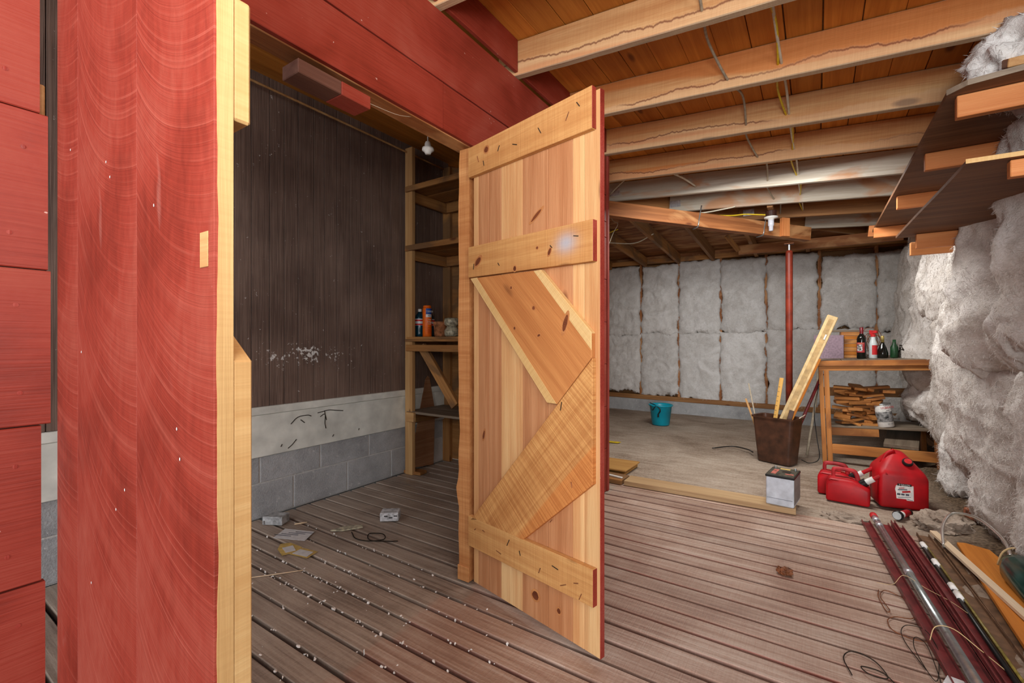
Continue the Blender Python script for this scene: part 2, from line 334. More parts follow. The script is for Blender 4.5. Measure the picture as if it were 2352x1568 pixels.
M_white = plain('white_board', (226, 228, 220), .55, .3, .05, 8)
M_black = plain('black_plastic', (26, 26, 26), .4, .4)
M_steel = plain('steel', (176, 186, 188), .3, .5, .05, Metallic=.85)
M_foil = plain('foil_tape', (214, 220, 228), .38, .5, .1, 25, Metallic=.8)
M_whitep = plain('white_plastic', (226, 226, 222), .4, .4, .03)
M_pole = plain('red_steel_pole', (138, 52, 34), .45, .4, .1, 12)
M_blue = plain('turquoise_plastic', (12, 158, 184), .35, .4, .05, 6)
M_bin = plain('brown_plastic', (74, 46, 32), .45, .4, .14, 14)
M_gas = plain('red_plastic', (178, 8, 22), .5, .35, .08, 10)
M_gasdk = plain('dusty_red_plastic', (176, 40, 46), .55, .3, .14, 14)
M_cable = plain('cream_cable', (206, 198, 178), .5, .3, .04)
M_grey = plain('grey_cable', (164, 152, 132), .55, .3, .06)
M_yellow = plain('yellow_cable', (214, 184, 34), .45, .3, .05)
M_cream = plain('cream_vinyl', (214, 186, 136), .5, .3, .06, 20)
M_creamd = plain('tan_vinyl', (188, 156, 106), .55, .3, .08, 20)
M_burg = plain('burgundy_metal', (116, 42, 44), .38, .45, .12, 18)
M_brown = plain('brown_vinyl', (112, 84, 62), .5, .3, .12, 24)
M_gdark = plain('dark_green_glass', (14, 60, 54), .2, .5, .2, 10)
M_bottle = plain('dark_glass', (16, 18, 14), .12, .5, .1)
M_paper = plain('paper', (214, 214, 216), .8, .2, .03)
M_ink = plain('grey_ink', (92, 96, 108), .8, .1)
M_env = plain('yellow_paper', (206, 176, 104), .8, .2, .05)
M_purple = plain('mauve_box', (146, 126, 138), .8, .2, .06, 60)
M_foamw = plain('white_foam', (244, 243, 240), .9, .1, .04)
M_batw = plain('pale_blue_case', (204, 212, 222), .5, .4, .05, 20)
M_batg = plain('grey_case', (138, 134, 132), .6, .3, .1, 20)
M_batt_top = plain('dusty_black', (78, 74, 64), .7, .2, .2, 30)
M_pinkl = plain('pink_label', (190, 110, 96), .7, .2, .2, 40)
M_redl = plain('red_label', (196, 40, 44), .5, .3, .06)
M_clear = plain('cloudy_plastic', (204, 212, 214), .3, .4, .03)
M_orcan = plain('orange_can', (236, 108, 16), .4, .4, .04)
M_bluel = plain('blue_label', (30, 80, 160), .5, .3)
M_teal = plain('dark_teal_bottle', (12, 56, 72), .15, .5, .1)
M_jar = plain('terracotta', (176, 116, 78), .7, .2, .14)
M_glassy = plain('dusty_glass', (180, 174, 150), .3, .4, .2)
M_vine = plain('dead_vine', (52, 46, 40), .9, .1)
M_wire = plain('thin_wire', (70, 52, 42), .6, .3)
M_rust = plain('rusty_metal', (122, 74, 46), .7, .3, .2)
M_tube = NT('clear_tubing').out(lin((206, 210, 204)), .2, .5, Transmission_Weight=.85, IOR=1.4)
M_green = plain('green_foil', (30, 70, 40), .4, .4)

# ------------------------------------------------------------ floor: ground and deck
def ground():
    bm = bmesh.new(); x0, x1, y0, y1, st = -4., 2.2, -3.4, 8., .045
    nx = int((x1-x0)/st); ny = int((y1-y0)/st); g = []
    for i in range(nx+1):
        row = []
        for j in range(ny+1):
            x = x0+(x1-x0)*i/nx; y = y0+(y1-y0)*j/ny
            z = -.006 + .008*noise.fractal(Vector((x*3, y*3, 0)), 1, 2, 5)
            if y < 3.53 and x < .50 and y > -1.2: z = -.085
            e = max(0, x-.42); rough = min(1, e*3)
            z += rough*.035*noise.fractal(Vector((x*6, y*6, 4)), 1, 2, 5) + min(.12, e*.14)*(1 if y > 1 else 0)
            row.append(bm.verts.new((x, y, z)))
        g.append(row)
    for i in range(nx):
        for j in range(ny): bm.faces.new((g[i][j], g[i+1][j], g[i+1][j+1], g[i][j+1]))
    return obj('floor', bm, M_ground, label='worn grey concrete and dirt ground below the plank deck', cat='floor', kind='structure', smooth=True)
FLOOR = ground()
P0, DP = .853, .1133
for k in range(-17, 24):
    y = P0 + DP*(k+.5); w = DP - .0165 + random.uniform(-.005, .002)
    dz = random.uniform(-.003, .001)
    board('floor_board', (-2.97, y, -.019+dz), (.49+random.choice((-.01, 0, .012)), y+random.uniform(-.002, .002), -.019+dz), round(w, 3), .038, M_deck, FLOOR, bev=.003)
for x in (-2.6, -1.5, -.4): board('deck_joist', (x, -1.1, -.061), (x, 3.5, -.061), .04, .044, M_old, FLOOR)

# ------------------------------------------------------------ ceiling: hip roof planks and rafters
def zb(x): return 2.55 - .08*(x+1.33)          # underside of the rafters over the aisle
def zb2(y): return zb(y-6.4)                   # underside of the short rafters running to the back wall
def roof():  # backing slab above the boards, added to block light through their gaps
    bm = bmesh.new(); h = .184+.026
    def q(*p):
        bm.faces.new([bm.verts.new(v) for v in p])
    X0, X1, Y0, Y1 = -3.4, 1.6, -.5, 7.9
    up = .03
    P = lambda x, y: (x, y, max(zb(x) if x >= y-6.4 else zb2(y), 0)+h)
    a = [(X0, Y0), (X1, Y0), (X1, Y1), (Y1-6.4, Y1), (X0, X0+6.4)]
    b = [(X0, X0+6.4), (Y1-6.4, Y1), (X0, Y1)]
    for poly in (a, b):
        lo = [bm.verts.new(P(*p)) for p in poly]; hi = [bm.verts.new((v.co.x, v.co.y, v.co.z+up)) for v in lo]
        bm.faces.new(lo); bm.faces.new(hi[::-1])
        for i in range(len(lo)): bm.faces.new((lo[i], lo[(i+1) % len(lo)], hi[(i+1) % len(lo)], hi[i]))
    bmesh.ops.recalc_face_normals(bm, faces=bm.faces[:])
    return obj('ceiling', bm, M_old, label='low plank ceiling on sloping timber rafters', cat='ceiling', kind='structure')
CEIL = roof()
sl = -.08; nrm = Vector((-sl, 0, 1)).normalized()
x = .025 - .152*22
while x < 1.5:
    w = .152; ye = min(7.8, x+w/2+6.4)
    g = random.choice((.001, .001, .0015, .0015, .006))
    board('ceiling_board', (x+w/2, -.45, zb(x+w/2)+.184+.013), (x+w/2, ye, zb(x+w/2)+.184+.013), round(w-g, 4), .022, M_ceil, CEIL, n=(.08, 0, 1), bev=.002)
    x += w
y = 3.2
while y < 7.7:
    xm = y+.075-6.4
    if xm > -3.3: board('ceiling_board', (-3.35, y+.075, zb2(y+.075)+.197), (xm, y+.075, zb2(y+.075)+.197), .146, .022, M_beam, CEIL, n=(0, .08, 1), bev=.002)
    y += .15
RY = [2.02+.61*k for k in range(-4, 9)]   # 24 inch centres
for k, y in enumerate(RY):
    k -= 4; xl = -1.44 if y < 3.3 else max(-3.3, y-6.4)
    m = M_joistgrey if k in (4, 5, 7) else (M_joist if k < 4 else M_old)
    board('rafter', (xl, y+.02, zb(xl)+.092), (1.02, y+.02, zb(1.02)+.092), .184, .04, m, CEIL, n=(0, -1, 0), bev=.003, wav=.0035)
board('hip_rafter', (-3.2, 3.26, zb(-3.2)+.10), (1.0, 7.46, zb(1.)+.10), .17, .04, M_old, CEIL, n=(1, -1, 0))
for xr in (-2.93, -2.33, -1.8, -1.3, -.72, -.1):
    y0 = xr+6.42; board('rafter', (xr, y0, zb2(y0)+.075), (xr, 7.42, zb2(7.42)+.075), .15, .045, M_old if xr > -1.5 else M_shelfw, CEIL, n=(1, 0, 0), wav=.004)
for k, (yy, x0) in enumerate(((5.07, -1.33), (5.68, -.72), (4.46, -1.84))):   # foil tape at the joist ends
    obj('foil_tape', bm_box((x0+.06+.03*k, yy-.003, zb(x0)+.075), (.11, .006, .07), .001), M_foil, CEIL, M=Matrix())

# diagonal beam, its block, chain strap and pole
beam = thing('support_beam', (-1.685, 4.2, 2.28), 'brown diagonal timber beam hung under the rafters, resting on the red pole', 'beam')
bd = Vector((.708, .706, -.0637)).normalized(); A = Vector((-1.685, 4.2, 2.425)) - bd*1.2; B = Vector((-1.685, 4.2, 2.425)) + bd*2.27
board('timber', A, B, .14, .09, M_beam, beam, n=(.7, -.7, 0), wav=.003)
c = Vector((-1.685, 4.2, 2.425)) + bd*1.93 + Vector((.7, -.7, 0))*.066
board('hanger_block', c+Vector((0, 0, -.07)), c+Vector((0, 0, .12)), .09, .04, M_bracket, beam, n=(.7, -.7, 0))
for s_ in (.95, 1.7):
    c = Vector((-1.685, 4.2, 2.425)) + bd*s_; f = Vector((.7, -.7, 0))*.048
    tube('steel_strap', [c+f+Vector((.02, .02, .14)), c+f, c+f+Vector((-.01, -.01, -.075)), c-f+Vector((-.01, -.01, -.076))], .006, M_steel, beam, 6, 2)
pole = thing('steel_pole', (-.243, 5.66, 0), 'slim rust-red steel jack pole standing under the diagonal beam', 'pole')
obj('tube', bm_lathe([(.032, 0), (.032, 1.25), (.034, 1.26), (.034, 2.07), (.03, 2.10), (.012, 2.11)], 20), M_pole, pole, smooth=True)
obj('screw', bm_lathe([(.011, 2.10), (.011, 2.17)], 10), M_steel, pole)
obj('head_plate', bm_box((0, 0, 2.175), (.09, .09, .008), .001), M_rust, pole)
obj('base_plate', bm_box((0, 0, .004), (.13, .13, .008), .001), M_rust, pole)

# ------------------------------------------------------------ red partition with the opening
WP = obj('wall_partition', bm_box((-1.387, 2.5, 1.30), (.05, 1.55, 2.45), 0), M_shelfw, label='red painted plank partition in front of the storage closet', cat='wall', kind='structure')
def rb(y0, y1, z0, z1, m=M_red, x=-1.341, t=.022): return board('plank', (x, y0, (z0+z1)/2), (x, y1, (z0+z1)/2), z1-z0-.003, t, m, WP, n=(1, 0, 0), bev=.002, wav=.0015)
nail_me = bpy.data.meshes.new('nail'); bmn = bm_lathe([(.0045, 0), (.0045, .0004), (.002, .0006)], 8); bmn.to_mesh(nail_me); bmn.free(); nail_me.materials.append(M_reddk)
zs = [-.0, .325, .645, .968, 1.288, 1.61, 1.93, 2.05]
for i in range(7):
    e = (.238, .246, .240, .254, .250, .238, .24)[i]
    rb(-1.1, e, zs[i], zs[i+1]); rb(1.705, 3.28, zs[i], zs[i+1])
    for zz in (.07, .25):
        if i < 6: obj('nail', nail_me, None, WP, T(-1.3298, e-.035-.02*random.random(), zs[i]+zz*.98) @ R(90, 'Y'))
rb(-1.1, 1.455, 2.05, 2.25); rb(1.457, 3.28, 2.05, 2.25); rb(-1.1, 3.28, 2.254, 2.548)
for k in range(-4, 2):
    y0 = 2.02+.61*k+.045; rb(y0, min(y0+.56, 3.28), 2.562, 2.735, M_red, -1.322, .02)
board('girt', (-1.372, -1.0, 1.61), (-1.372, .25, 1.61), .14, .04, M_stud, WP, n=(1, 0, 0))
board('header', (-1.392, .2, 2.067), (-1.392, 1.75, 2.067), .085, .038, M_beam, WP, n=(0, 0, 1), wav=.002)
board('header', (-1.36, .2, 2.15), (-1.36, 1.75, 2.15), .19, .012, M_old, WP, n=(1, 0, 0))
board('header_plate', (-1.43, .2, 2.22), (-1.43, 3.25, 2.22), .2, .04, M_old, WP, n=(1, 0, 0))
# live-edged jamb at the hinge side
pts = []
for i in range(46):
    z = 2.04*i/45; a = .012*noise.noise(Vector((z*2.2, 3, 1))) + .006*noise.noise(Vector((z*8, 5, 1))) + (.016*math.exp(-((z-.40)/.05)**2))
    pts.append((-1.418-a, z))
pts = pts[::-1] + [(-1.353, 0), (-1.353, 2.04)]
obj('jamb', bm_plate([(p[0], p[1]-.0) for p in pts], .038, 0), M_jamb, WP, Matrix(((1, 0, 0, 0), (0, 0, -1, 1.70), (0, 1, 0, .035), (0, 0, 0, 1))))
board('jamb_block', (-1.422, 1.677, .045), (-1.354, 1.677, .045), .07, .042, M_jamb, WP, n=(0, 1, 0))
board('jamb_stud', (-1.400, 1.66+.065, .0), (-1.400, 1.725, 2.04), .09, .04, M_stud, WP, n=(0, 1, 0))
blk = thing('stop_block', (-1.375, .937, 1.97), 'short square timber block under the header, half red and half bare', 'block')
board('bare_half', (-1.375, .80, 1.995), (-1.375, .955, 1.995), .09, .045, wood('weathered_block', (126, 92, 78), (82, 50, 40), var=.05), blk)
board('painted_half', (-1.3745, .955, 1.995), (-1.3745, 1.075, 1.995), .091, .046, M_red, blk)
tube('string', [(-1.33, 1.05, 1.99), (-1.34, 1.2, 2.01), (-1.36, 1.30, 2.046)], .0008, M_cable, blk, 5)

# ------------------------------------------------------------ doors
def split_paint(o, test):
    me = o.data
    for p in me.polygons:
        if test(p.normal, p.center): p.material_index = 1
D1 = thing('door_1', (-1.319, 1.651, 0), 'unpainted inner face of the open plank door with crossed bracing boards', 'door', math.radians(-13.0), kind='structure')
W1 = WM[D1]
def dboard(parent, W, s0, s1, z0, z1, y, t, mats, name='plank', test=None):
    me = bpy.data.meshes.new(name); bm = bm_box((0, 0, 0), (z1-z0, s1-s0, t), .0015); bm.to_mesh(me); bm.free()
    o = obj(name, me, mats, parent, W @ frame(((s0+s1)/2, y, (z0+z1)/2), (0, 0, 1), (0, -1, 0)))
    if test: split_paint(o, test)
    return o
ss = [.0, .034, .107, .19, .322, .462, .585, .640, .708]
M_doorb = wood('pine_door_heart', (204, 148, 104), (166, 106, 66), var=.14, kn=.10)
dm = iter([M_door, M_doorb, M_doorb, M_door, M_doorb, M_doorb, M_door, M_door])
for a, b in zip(ss, ss[1:]):
    last = b > .7; dboard(D1, W1, a+.0008, b-.0008, .03, 2.025, .012, .023, [next(dm), M_reddk], 'plank', lambda n, c: n.z < -.5)
    if last:
        e = obj('edge_paint', bm_box((b+.0012, .012, 1.0275), (.0028, .0235, 1.996), .0008), M_reddk, D1)
def batten(s0, s1, za0, za1, zb0, zb1, nm='batten', m=M_batten, t=.022, parent=D1, W=W1, red=True):
    L = s1-s0; bm = bm_plate([(0, za0), (L, zb0), (L, zb1), (0, za1)], t, .0015)
    zc = (za0+za1)/2
    for v in bm.verts: v.co.y -= zc
    o = obj(nm, bm, m, parent, W @ Matrix(((1, 0, 0, s0), (0, 0, 1, -t), (0, 1, 0, zc), (0, 0, 0, 1))))
    if red: obj('edge_paint', bm_box((s1+.001, -t/2, (zb0+zb1)/2), (.0025, t, zb1-zb0-.003), .0006), M_reddk, o, W)
    return o
batten(-.012, .690, 1.895, 2.03, 1.885, 2.035)
sm = NT('smudged_batten'); mb = M_batten.copy(); mb.name = 'smudged_batten'; tr = mb.node_tree; pb = tr.nodes['Principled BSDF']; lk = pb.inputs['Base Color'].links[0].from_socket
bpy.data.materials.remove(sm.m); sm.m = mb; sm.t = tr; sm.b = pb
so_ = sm.n('ShaderNodeSeparateXYZ'); sm.l(sm.n('ShaderNodeTexCoord').outputs['Object'], so_.inputs[0])
e1 = sm.math('DIVIDE', sm.math('SUBTRACT', so_.outputs[0], .585), .045); e2 = sm.math('DIVIDE', sm.math('SUBTRACT', so_.outputs[1], -.002), .035)
qq = sm.math('POWER', 2.718, sm.math('MULTIPLY', sm.math('ADD', sm.math('MULTIPLY', e1, e1), sm.math('MULTIPLY', e2, e2)), -1.))
sm.l(sm.mix(sm.math('MULTIPLY', qq, .7), lk, lin((158, 174, 194))), pb.inputs['Base Color'])
batten(-.012, .694, 1.434, 1.574, 1.420, 1.567, m=mb)
batten(-.012, .694, .200, .338, .212, .345)
def brace(pts, nm, m, ang, t=.022, par=None):
    bm = bmesh.new(); cs, sn = math.cos(ang), math.sin(ang); cx = sum(p[0] for p in pts)/len(pts); cz = sum(p[1] for p in pts)/len(pts)
    q = [((p[0]-cx)*cs+(p[1]-cz)*sn, -(p[0]-cx)*sn+(p[1]-cz)*cs) for p in pts]; bm.free()
    M = W1 @ T(cx, -t, cz) @ Matrix(((cs, -sn, 0, 0), (0, 0, 1, 0), (sn, cs, 0, 0), (0, 0, 0, 1)))
    return obj(nm, bm_plate(q, t, .0015), m, par or D1, M)
M_br1 = wood('knotty_brace', (204, 140, 82), (170, 104, 56), var=.05, kn=.13); M_br2 = wood('sawn_brace', (224, 172, 108), (182, 124, 70), var=.05, saw=1.6, heart=(186, 118, 62))
b1 = brace([(.003, 1.428), (.444, 1.418), (.688, 1.170), (.688, 1.083), (.528, .905), (.478, .905)], 'brace', M_br1, math.radians(-45))
w_ = brace([(.003, 1.4285), (.052, 1.4285), (.528, .9055), (.478, .9055)], 'sapwood_edge', M_ceda, math.radians(-47), .0226, b1); 
w2 = brace([(.405, 1.4185), (.446, 1.4185), (.688, 1.172), (.688, 1.108)], 'sapwood_edge', M_ceda, math.radians(-46), .0226, b1)
b2 = brace([(.003, .34), (.003, .32), (.06, .338), (.345, .338), (.692, .640), (.692, 1.083)][1:], 'brace', M_br2, math.radians(48))
for (s_, z_) in ((.06, 1.96), (.1, 1.93), (.2, 1.965), (.3, 1.95), (.44, 1.96), (.58, 1.965), (.63, 1.99), (.03, 1.48), (.2, 1.47), (.5, 1.5), (.62, 1.52), (.04, .29), (.1, .3), (.2, .24), (.26, .3), (.33, .28), (.44, .25), (.52, .29), (.56, .24), (.62, .27), (.64, .23), (.6, .62), (.55, .9), (.5, .46)):
    a = random.uniform(0, 6.3); obj('nail', bm_box((0, 0, 0), (random.uniform(.014, .034), .003, .003), .0008), M_rust if random.random() < .5 else M_vine, D1, W1 @ T(s_, -.0232, z_) @ Matrix.Rotation(a, 4, 'Y'))

M_knot = wood('knot', (128, 70, 40), (84, 40, 22), var=.1, kn=0); M_halo = wood('knot_halo', (196, 136, 84), (166, 104, 60), var=.1, kn=0)
for (s_, z_, rx, rz_, a, y_) in ((.278, 1.363, .006, .007, 0, -.0222), (.408, 1.272, .008, .008, 0, -.0222), (.299, 1.195, .006, .007, 0, -.0222), (.436, 1.164, .009, .005, 20, -.0222), (.570, 1.208, .011, .038, -18, -.0222), (.300, 1.44, .009, .012, 0, -.0222),
        (.402, 1.642, .040, .008, 35, -.0004), (.075, .72, .007, .024, -14, -.0004), (.397, .127, .020, .020, 0, -.0004), (.52, .118, .010, .012, 0, -.0004), (.118, 1.985, .015, .015, 0, -.0222), (.427, 1.506, .006, .006, 0, -.0222), (.492, 1.482, .007, .016, -25, -.0222), (.06, 1.50, .028, .014, 40, -.0222)):
    pl_ = [(math.cos(q*PI/8), math.sin(q*PI/8)) for q in range(16)]; M_ = W1 @ T(s_, y_, z_) @ Matrix.Rotation(math.radians(-a), 4, 'Y') @ R(90, 'X')
    k_ = obj('knot', bm_plate([(rx*1.28*c_, rz_*1.28*d_) for c_, d_ in pl_], .0005), M_halo, D1, M_)
    obj('knot_core', bm_plate([(rx*.85*c_*(1+.1*math.sin(5*q)), rz_*.85*d_) for q, (c_, d_) in enumerate(pl_)], .0009), M_knot, k_, M_)
D2 = thing('door_2', (-1.33, .264, 0), 'red painted plank door leaf opened at the left, pale sawn edge', 'door', kind='structure')
for (a, b) in ((0, .143), (.143, .449), (.449, .708)):
    bm = bm_box(((a-b)/2, .011, 1.0275), (b-a-.0006, .022, 1.995), .0004)
    o = obj('plank', bm, [M_redarc, M_ceda], D2, T(-1.33+b, .264, 0)); split_paint(o, lambda n, c: n.y > .5)
obj('bare_patch', bm_box((.682, -.0006, 1.257), (.022, .0012, .045), .0004), M_stud, D2)
# bare latch edge with a ragged paint line
ep = bmesh.new(); N = 90; L_, R_ = [], []
for i in range(N+1):
    z = .031 + 1.993*i/N; a = .0022 + .0045*max(0, noise.fractal(Vector((z*5, 2, 2)), 1, 2, 4)+.25)
    L_.append(ep.verts.new((.7095, a, z))); R_.append(ep.verts.new((.7095, .0218, z)))
for i in range(N): ep.faces.new((L_[i], R_[i], R_[i+1], L_[i+1]))
ex = bmesh.ops.extrude_face_region(ep, geom=ep.faces[:]); bmesh.ops.translate(ep, verts=[v for v in ex['geom'] if isinstance(v, bmesh.types.BMVert)], vec=(-.003, 0, 0)); bmesh.ops.recalc_face_normals(ep, faces=ep.faces[:])
obj('bare_edge', ep, M_cedz, D2)
W2 = WM[D2]
for z0, z1 in ((1.425, 1.585), (1.885, 2.03), (.20, .34)):
    me = bm_box((0, 0, 0), (.70, z1-z0, .022), .003); obj('batten', me, M_cedz, D2, W2 @ frame((.358, .0335, (z0+z1)/2), (1, 0, 0), (0, 1, 0)))
def br2d(pts, nm):
    obj(nm, bm_plate(pts, .023, .002), M_cedz, D2, W2 @ Matrix(((1, 0, 0, 0), (0, 0, -1, .0455), (0, 1, 0, 0), (0, 0, 0, 1))))
br2d([(.709, 1.115), (.709, .36), (.55, .36), (.02, 1.33), (.40, 1.33)], 'brace')
br2d([(.709, .34), (.709, .05), (.60, .05), (.60, .34)], 'edge_batten')
for (x, z) in ((.10, 1.52), (.17, 1.12), (.31, 1.45), (.33, 1.42), (.36, .86), (.40, .9), (.23, .7), (.38, .53), (.52, 1.34), (.60, 1.02), (.61, .98), (.45, .35)):
    obj('paint_chip', bm_lump(.0015, (1, .3, 1.7), .3, x*9, 1), M_foamw, D2, W2 @ T(x, -.001, z))

# ------------------------------------------------------------ closet shell
WC = obj('wall_closet', bm_box((-3.10, 1.1, 1.45), (.12, 4.6, 3.0)), M_mort, label='closet back wall of brown grooved panelling over concrete blocks', cat='wall', kind='structure')
random.seed(3)
for ci in range(2):
    off = 1.962 if ci == 1 else 2.19
    k0 = -6
    for k in range(-6, 4):
        y0 = off+.43*k; y1 = y0+.43
        if y1 > 3.38 or y0 < -1.1: continue
        obj('concrete_block', bm_box((-3.035, (y0+y1)/2, .226*ci+.1115), (.11+random.uniform(-.002, .002), .419, .216), .003), M_conc, WC, M=Matrix())
obj('mortar_bed', bm_box((-3.02, 1.1, .225), (.072, 4.4, .45)), M_mort, WC, M=Matrix())
board('siding_board', (-2.975, -1.0, .530), (-2.975, 3.3, .535), .27, .022, M_white, WC, n=(1, 0, 0))
board('drip_strip', (-2.968, -1.0, .692), (-2.968, 3.3, .697), .05, .028, M_white, WC, n=(1, 0, 0))
y = -1.0; i = 0
while y < 3.28:
    w = (.115, .10, .098, .12, .082, .105)[i % 6]; i += 1
    obj('panel_strip', bm_box((-2.99, y+w/2, 1.80), (.018, w-.004, 2.16), .0008), M_panel, WC, M=Matrix()); y += w
obj('panel_backing', bm_box((-3.002, 1.15, 1.80), (.012, 4.3, 2.16)), M_panel, WC, M=Matrix())
for pts in ([(1.93, .63), (1.97, .635), (2.02, .64), (2.08, .63), (2.14, .62)], [(1.985, .64), (1.99, .6), (1.988, .55), (1.995, .51)], [(1.73, .58), (1.78, .62), (1.85, .625), (1.88, .615)], [(1.71, .42), (1.74, .44), (1.77, .47)], [(1.66, .44), (1.67, .455)], [(1.95, .60), (1.985, .615), (2.0, .57)], [(2.05, .44), (2.06, .455)], [(1.80, .60), (1.83, .575)], [(2.28, .45), (2.285, .465)]):
    tube('vine_mark', [(-2.963, p[0], p[1]) for p in pts], .003, M_vine, WC, 5, 4)
tube('ceiling_rope', [(-2.93, .0, 2.775), (-2.92, 1.0, 2.765), (-2.93, 2.1, 2.77), (-2.92, 3.2, 2.76)], .008, M_stud, None, 6, label='thin tan conduit along the top of the closet panelling', cat='conduit')
WE = obj('wall_end', bm_box((-2.15, 3.33, 1.4), (1.62, .06, 2.75)), M_shelfw, label='bare timber end wall of the storage closet behind the shelves', cat='wall', kind='structure')
board('corner_post', (-1.345, 3.302, 0), (-1.345, 3.302, 2.74), .035, .045, M_reddk, WE, n=(1, 0, 0))
board('stud', (-2.94, 3.28, 0), (-2.94, 3.28, 2.8), .09, .04, M_shelfw, WE, n=(0, 1, 0))
for xx in (-2.2, -1.6): board('stud', (xx, 3.28, 0), (xx, 3.28, 2.7), .04, .04, M_shelfw, WE, n=(0, 1, 0))

# closet shelving
SU = thing('shelf_unit', (-2.9, 2.76, 0), 'rough timber shelving built into the closet corner', 'shelves')
board('post', (-2.905, 2.765, 0.0), (-2.905, 2.765, 2.80), .085, .038, M_stud, SU, n=(0, 1, 0))
board('post', (-1.50, 2.765, 0.0), (-1.50, 2.765, 2.68), .085, .038, M_stud, SU, n=(0, 1, 0))
board('foot_block', (-3.0+.02, 2.80, .014), (-2.80, 2.82, .014), .09, .026, M_shelfw, SU)
for z, m, t in ((2.47, M_shelfw, .024), (1.965, M_shelfw, .026), (1.18, M_shelfw, .022), (.545, M_dusty, .02)):
    for kk in range(2):
        board('shelf', (-2.93, 2.86+.235*kk, z-t/2), (-1.46, 2.86+.235*kk, z-t/2), .23, t, m, SU)
    if z != .545: board('front_rail', (-2.93, 2.735, z-.03), (-1.46, 2.735, z-.03), .045 if z > 1.3 else .02, .02, m, SU, n=(0, 1, 0))
    board('side_cleat', (-2.925, 2.80, z-t-.048), (-2.925, 3.26, z-t-.048), .09, .03, M_shelfw, SU, n=(1, 0, 0))
    board('end_cleat', (-2.90, 3.235, z-t-.048), (-1.46, 3.235, z-t-.048), .09, .03, M_shelfw, SU, n=(0, 1, 0))
board('brace', (-2.80, 2.80, 1.10), (-2.42, 2.80, .62), .08, .035, M_shelfw, SU, n=(0, 1, 0))
board('rail_stub', (-2.92, 2.742, 1.085), (-2.30, 2.742, 1.085), .055, .03, M_shelfw, SU, n=(0, 1, 0))
board('rail_stub', (-2.91, 2.735, .50), (-2.82, 2.735, .50), .08, .03, M_stud, SU, n=(0, 1, 0))
lean = obj('plywood_offcut', bm_plate([(2.80, .03), (3.10, .0), (3.12, .50), (3.05, .80), (3.03, .825), (3.00, .80)], .008, .001), wood('rough_ply', (176, 132, 98), (126, 84, 56), var=.05, kn=.0), None,
           Matrix(((0, 0, 1, -2.9575), (1, 0, 0, 0), (0, 1, 0, .002), (0, 0, 0, 1))), label='pointed brown plywood offcut leaning behind the closet shelf post', cat='plywood')

# things on the closet shelf (shelf top z 1.18)
def pet_bottle(x, y, label):
    t = thing('bottle', (x, y, 1.181), label, 'bottle', group='blue bottles on the closet shelf')
    obj('body', bm_lathe([(.034, 0), (.042, .012), (.040, .03), (.042, .05), (.042, .16), (.038, .185), (.016, .21), (.014, .222)], 20), M_teal, t, smooth=True)
    obj('label', bm_lathe([(.0425, .098), (.0428, .1), (.0428, .155), (.0425, .157)], 20), M_clear, t, smooth=True)
    for z in (.10, .135): obj('label_band', bm_lathe([(.0429, z), (.0431, z+.001), (.0431, z+.013), (.0429, z+.014)], 20), M_redl, t, smooth=True)
    obj('cap', bm_lathe([(.016, .218), (.017, .22), (.017, .24), (.014, .243)], 16), M_whitep, t)
pet_bottle(-2.885, 2.86, 'dark blue bottle with a striped label beside the shelf post')
pet_bottle(-2.868, 2.965, 'dark blue bottle half hidden behind its twin on the shelf')
can = thing('spray_can', (-2.767, 2.83, 1.181), 'tall orange spray can with a blue label on the closet shelf', 'can', math.radians(38))
obj('body', bm_lathe([(.037, 0), (.039, .004), (.039, .235), (.036, .245), (.030, .25)], 24), M_orcan, can, smooth=True)
obj('cap', bm_lathe([(.030, .249), (.034, .25), (.034, .262), (.028, .266)], 20), M_orcan, can, smooth=True)
for ang, nm, z0, z1, a0, a1, m in ((0, 'label_patch', .19, .24, -100, -10, M_bluel), (0, 'label_patch', .165, .189, -100, -20, M_whitep)):
    bm = bmesh.new(); v0 = []; v1 = []
    for i in range(13):
        a = math.radians(a0+(a1-a0)*i/12); v0.append(bm.verts.new((.0394*math.cos(a), .0394*math.sin(a), z0))); v1.append(bm.verts.new((.0394*math.cos(a), .0394*math.sin(a), z1)))
    for i in range(12): bm.faces.new((v0[i], v0[i+1], v1[i+1], v1[i]))
    obj(nm, bm, m, can)
Wc = WM[can]
for s_, sz, z, m in (('TERRO', .02, .213, M_whitep), ('Ant', .018, .177, M_bluel), ('Ant', .016, .145, M_whitep), ('& Bug', .016, .125, M_whitep), ('KILLER', .01, .108, M_whitep)):
    text('lettering', s_, sz, Wc @ Matrix.Rotation(math.radians(-55), 4, 'Z') @ T(.0402, 0, z) @ R(90, 'Z') @ R(90, 'X'), m, can)
for z in (.03, .04, .05, .06, .075): obj('print_line', bm_box((.0396, 0, z), (.0006, .03, .003)), M_redl, can, Wc @ Matrix.Rotation(math.radians(-55), 4, 'Z'))
jar = thing('clay_pot', (-2.652, 2.87, 1.181), 'dull terracotta pot next to the orange can', 'pot')
obj('body', bm_lathe([(.042, 0), (.05, .01), (.056, .09), (.06, .092), (.062, .125), (.054, .127), (.05, .1)], 22), M_jar, jar, smooth=True)
jr = thing('glass_jar', (-2.525, 2.87, 1.181), 'dusty glass jar with a pale domed lid on the closet shelf', 'jar')
obj('body', bm_lathe([(.045, 0), (.06, .01), (.062, .05), (.045, .075), (.04, .085)], 22), M_glassy, jr, smooth=True)
obj('lid', bm_lathe([(.038, .084), (.06, .10), (.064, .125), (.058, .15), (.03, .156)], 22), M_glassy, jr, smooth=True)
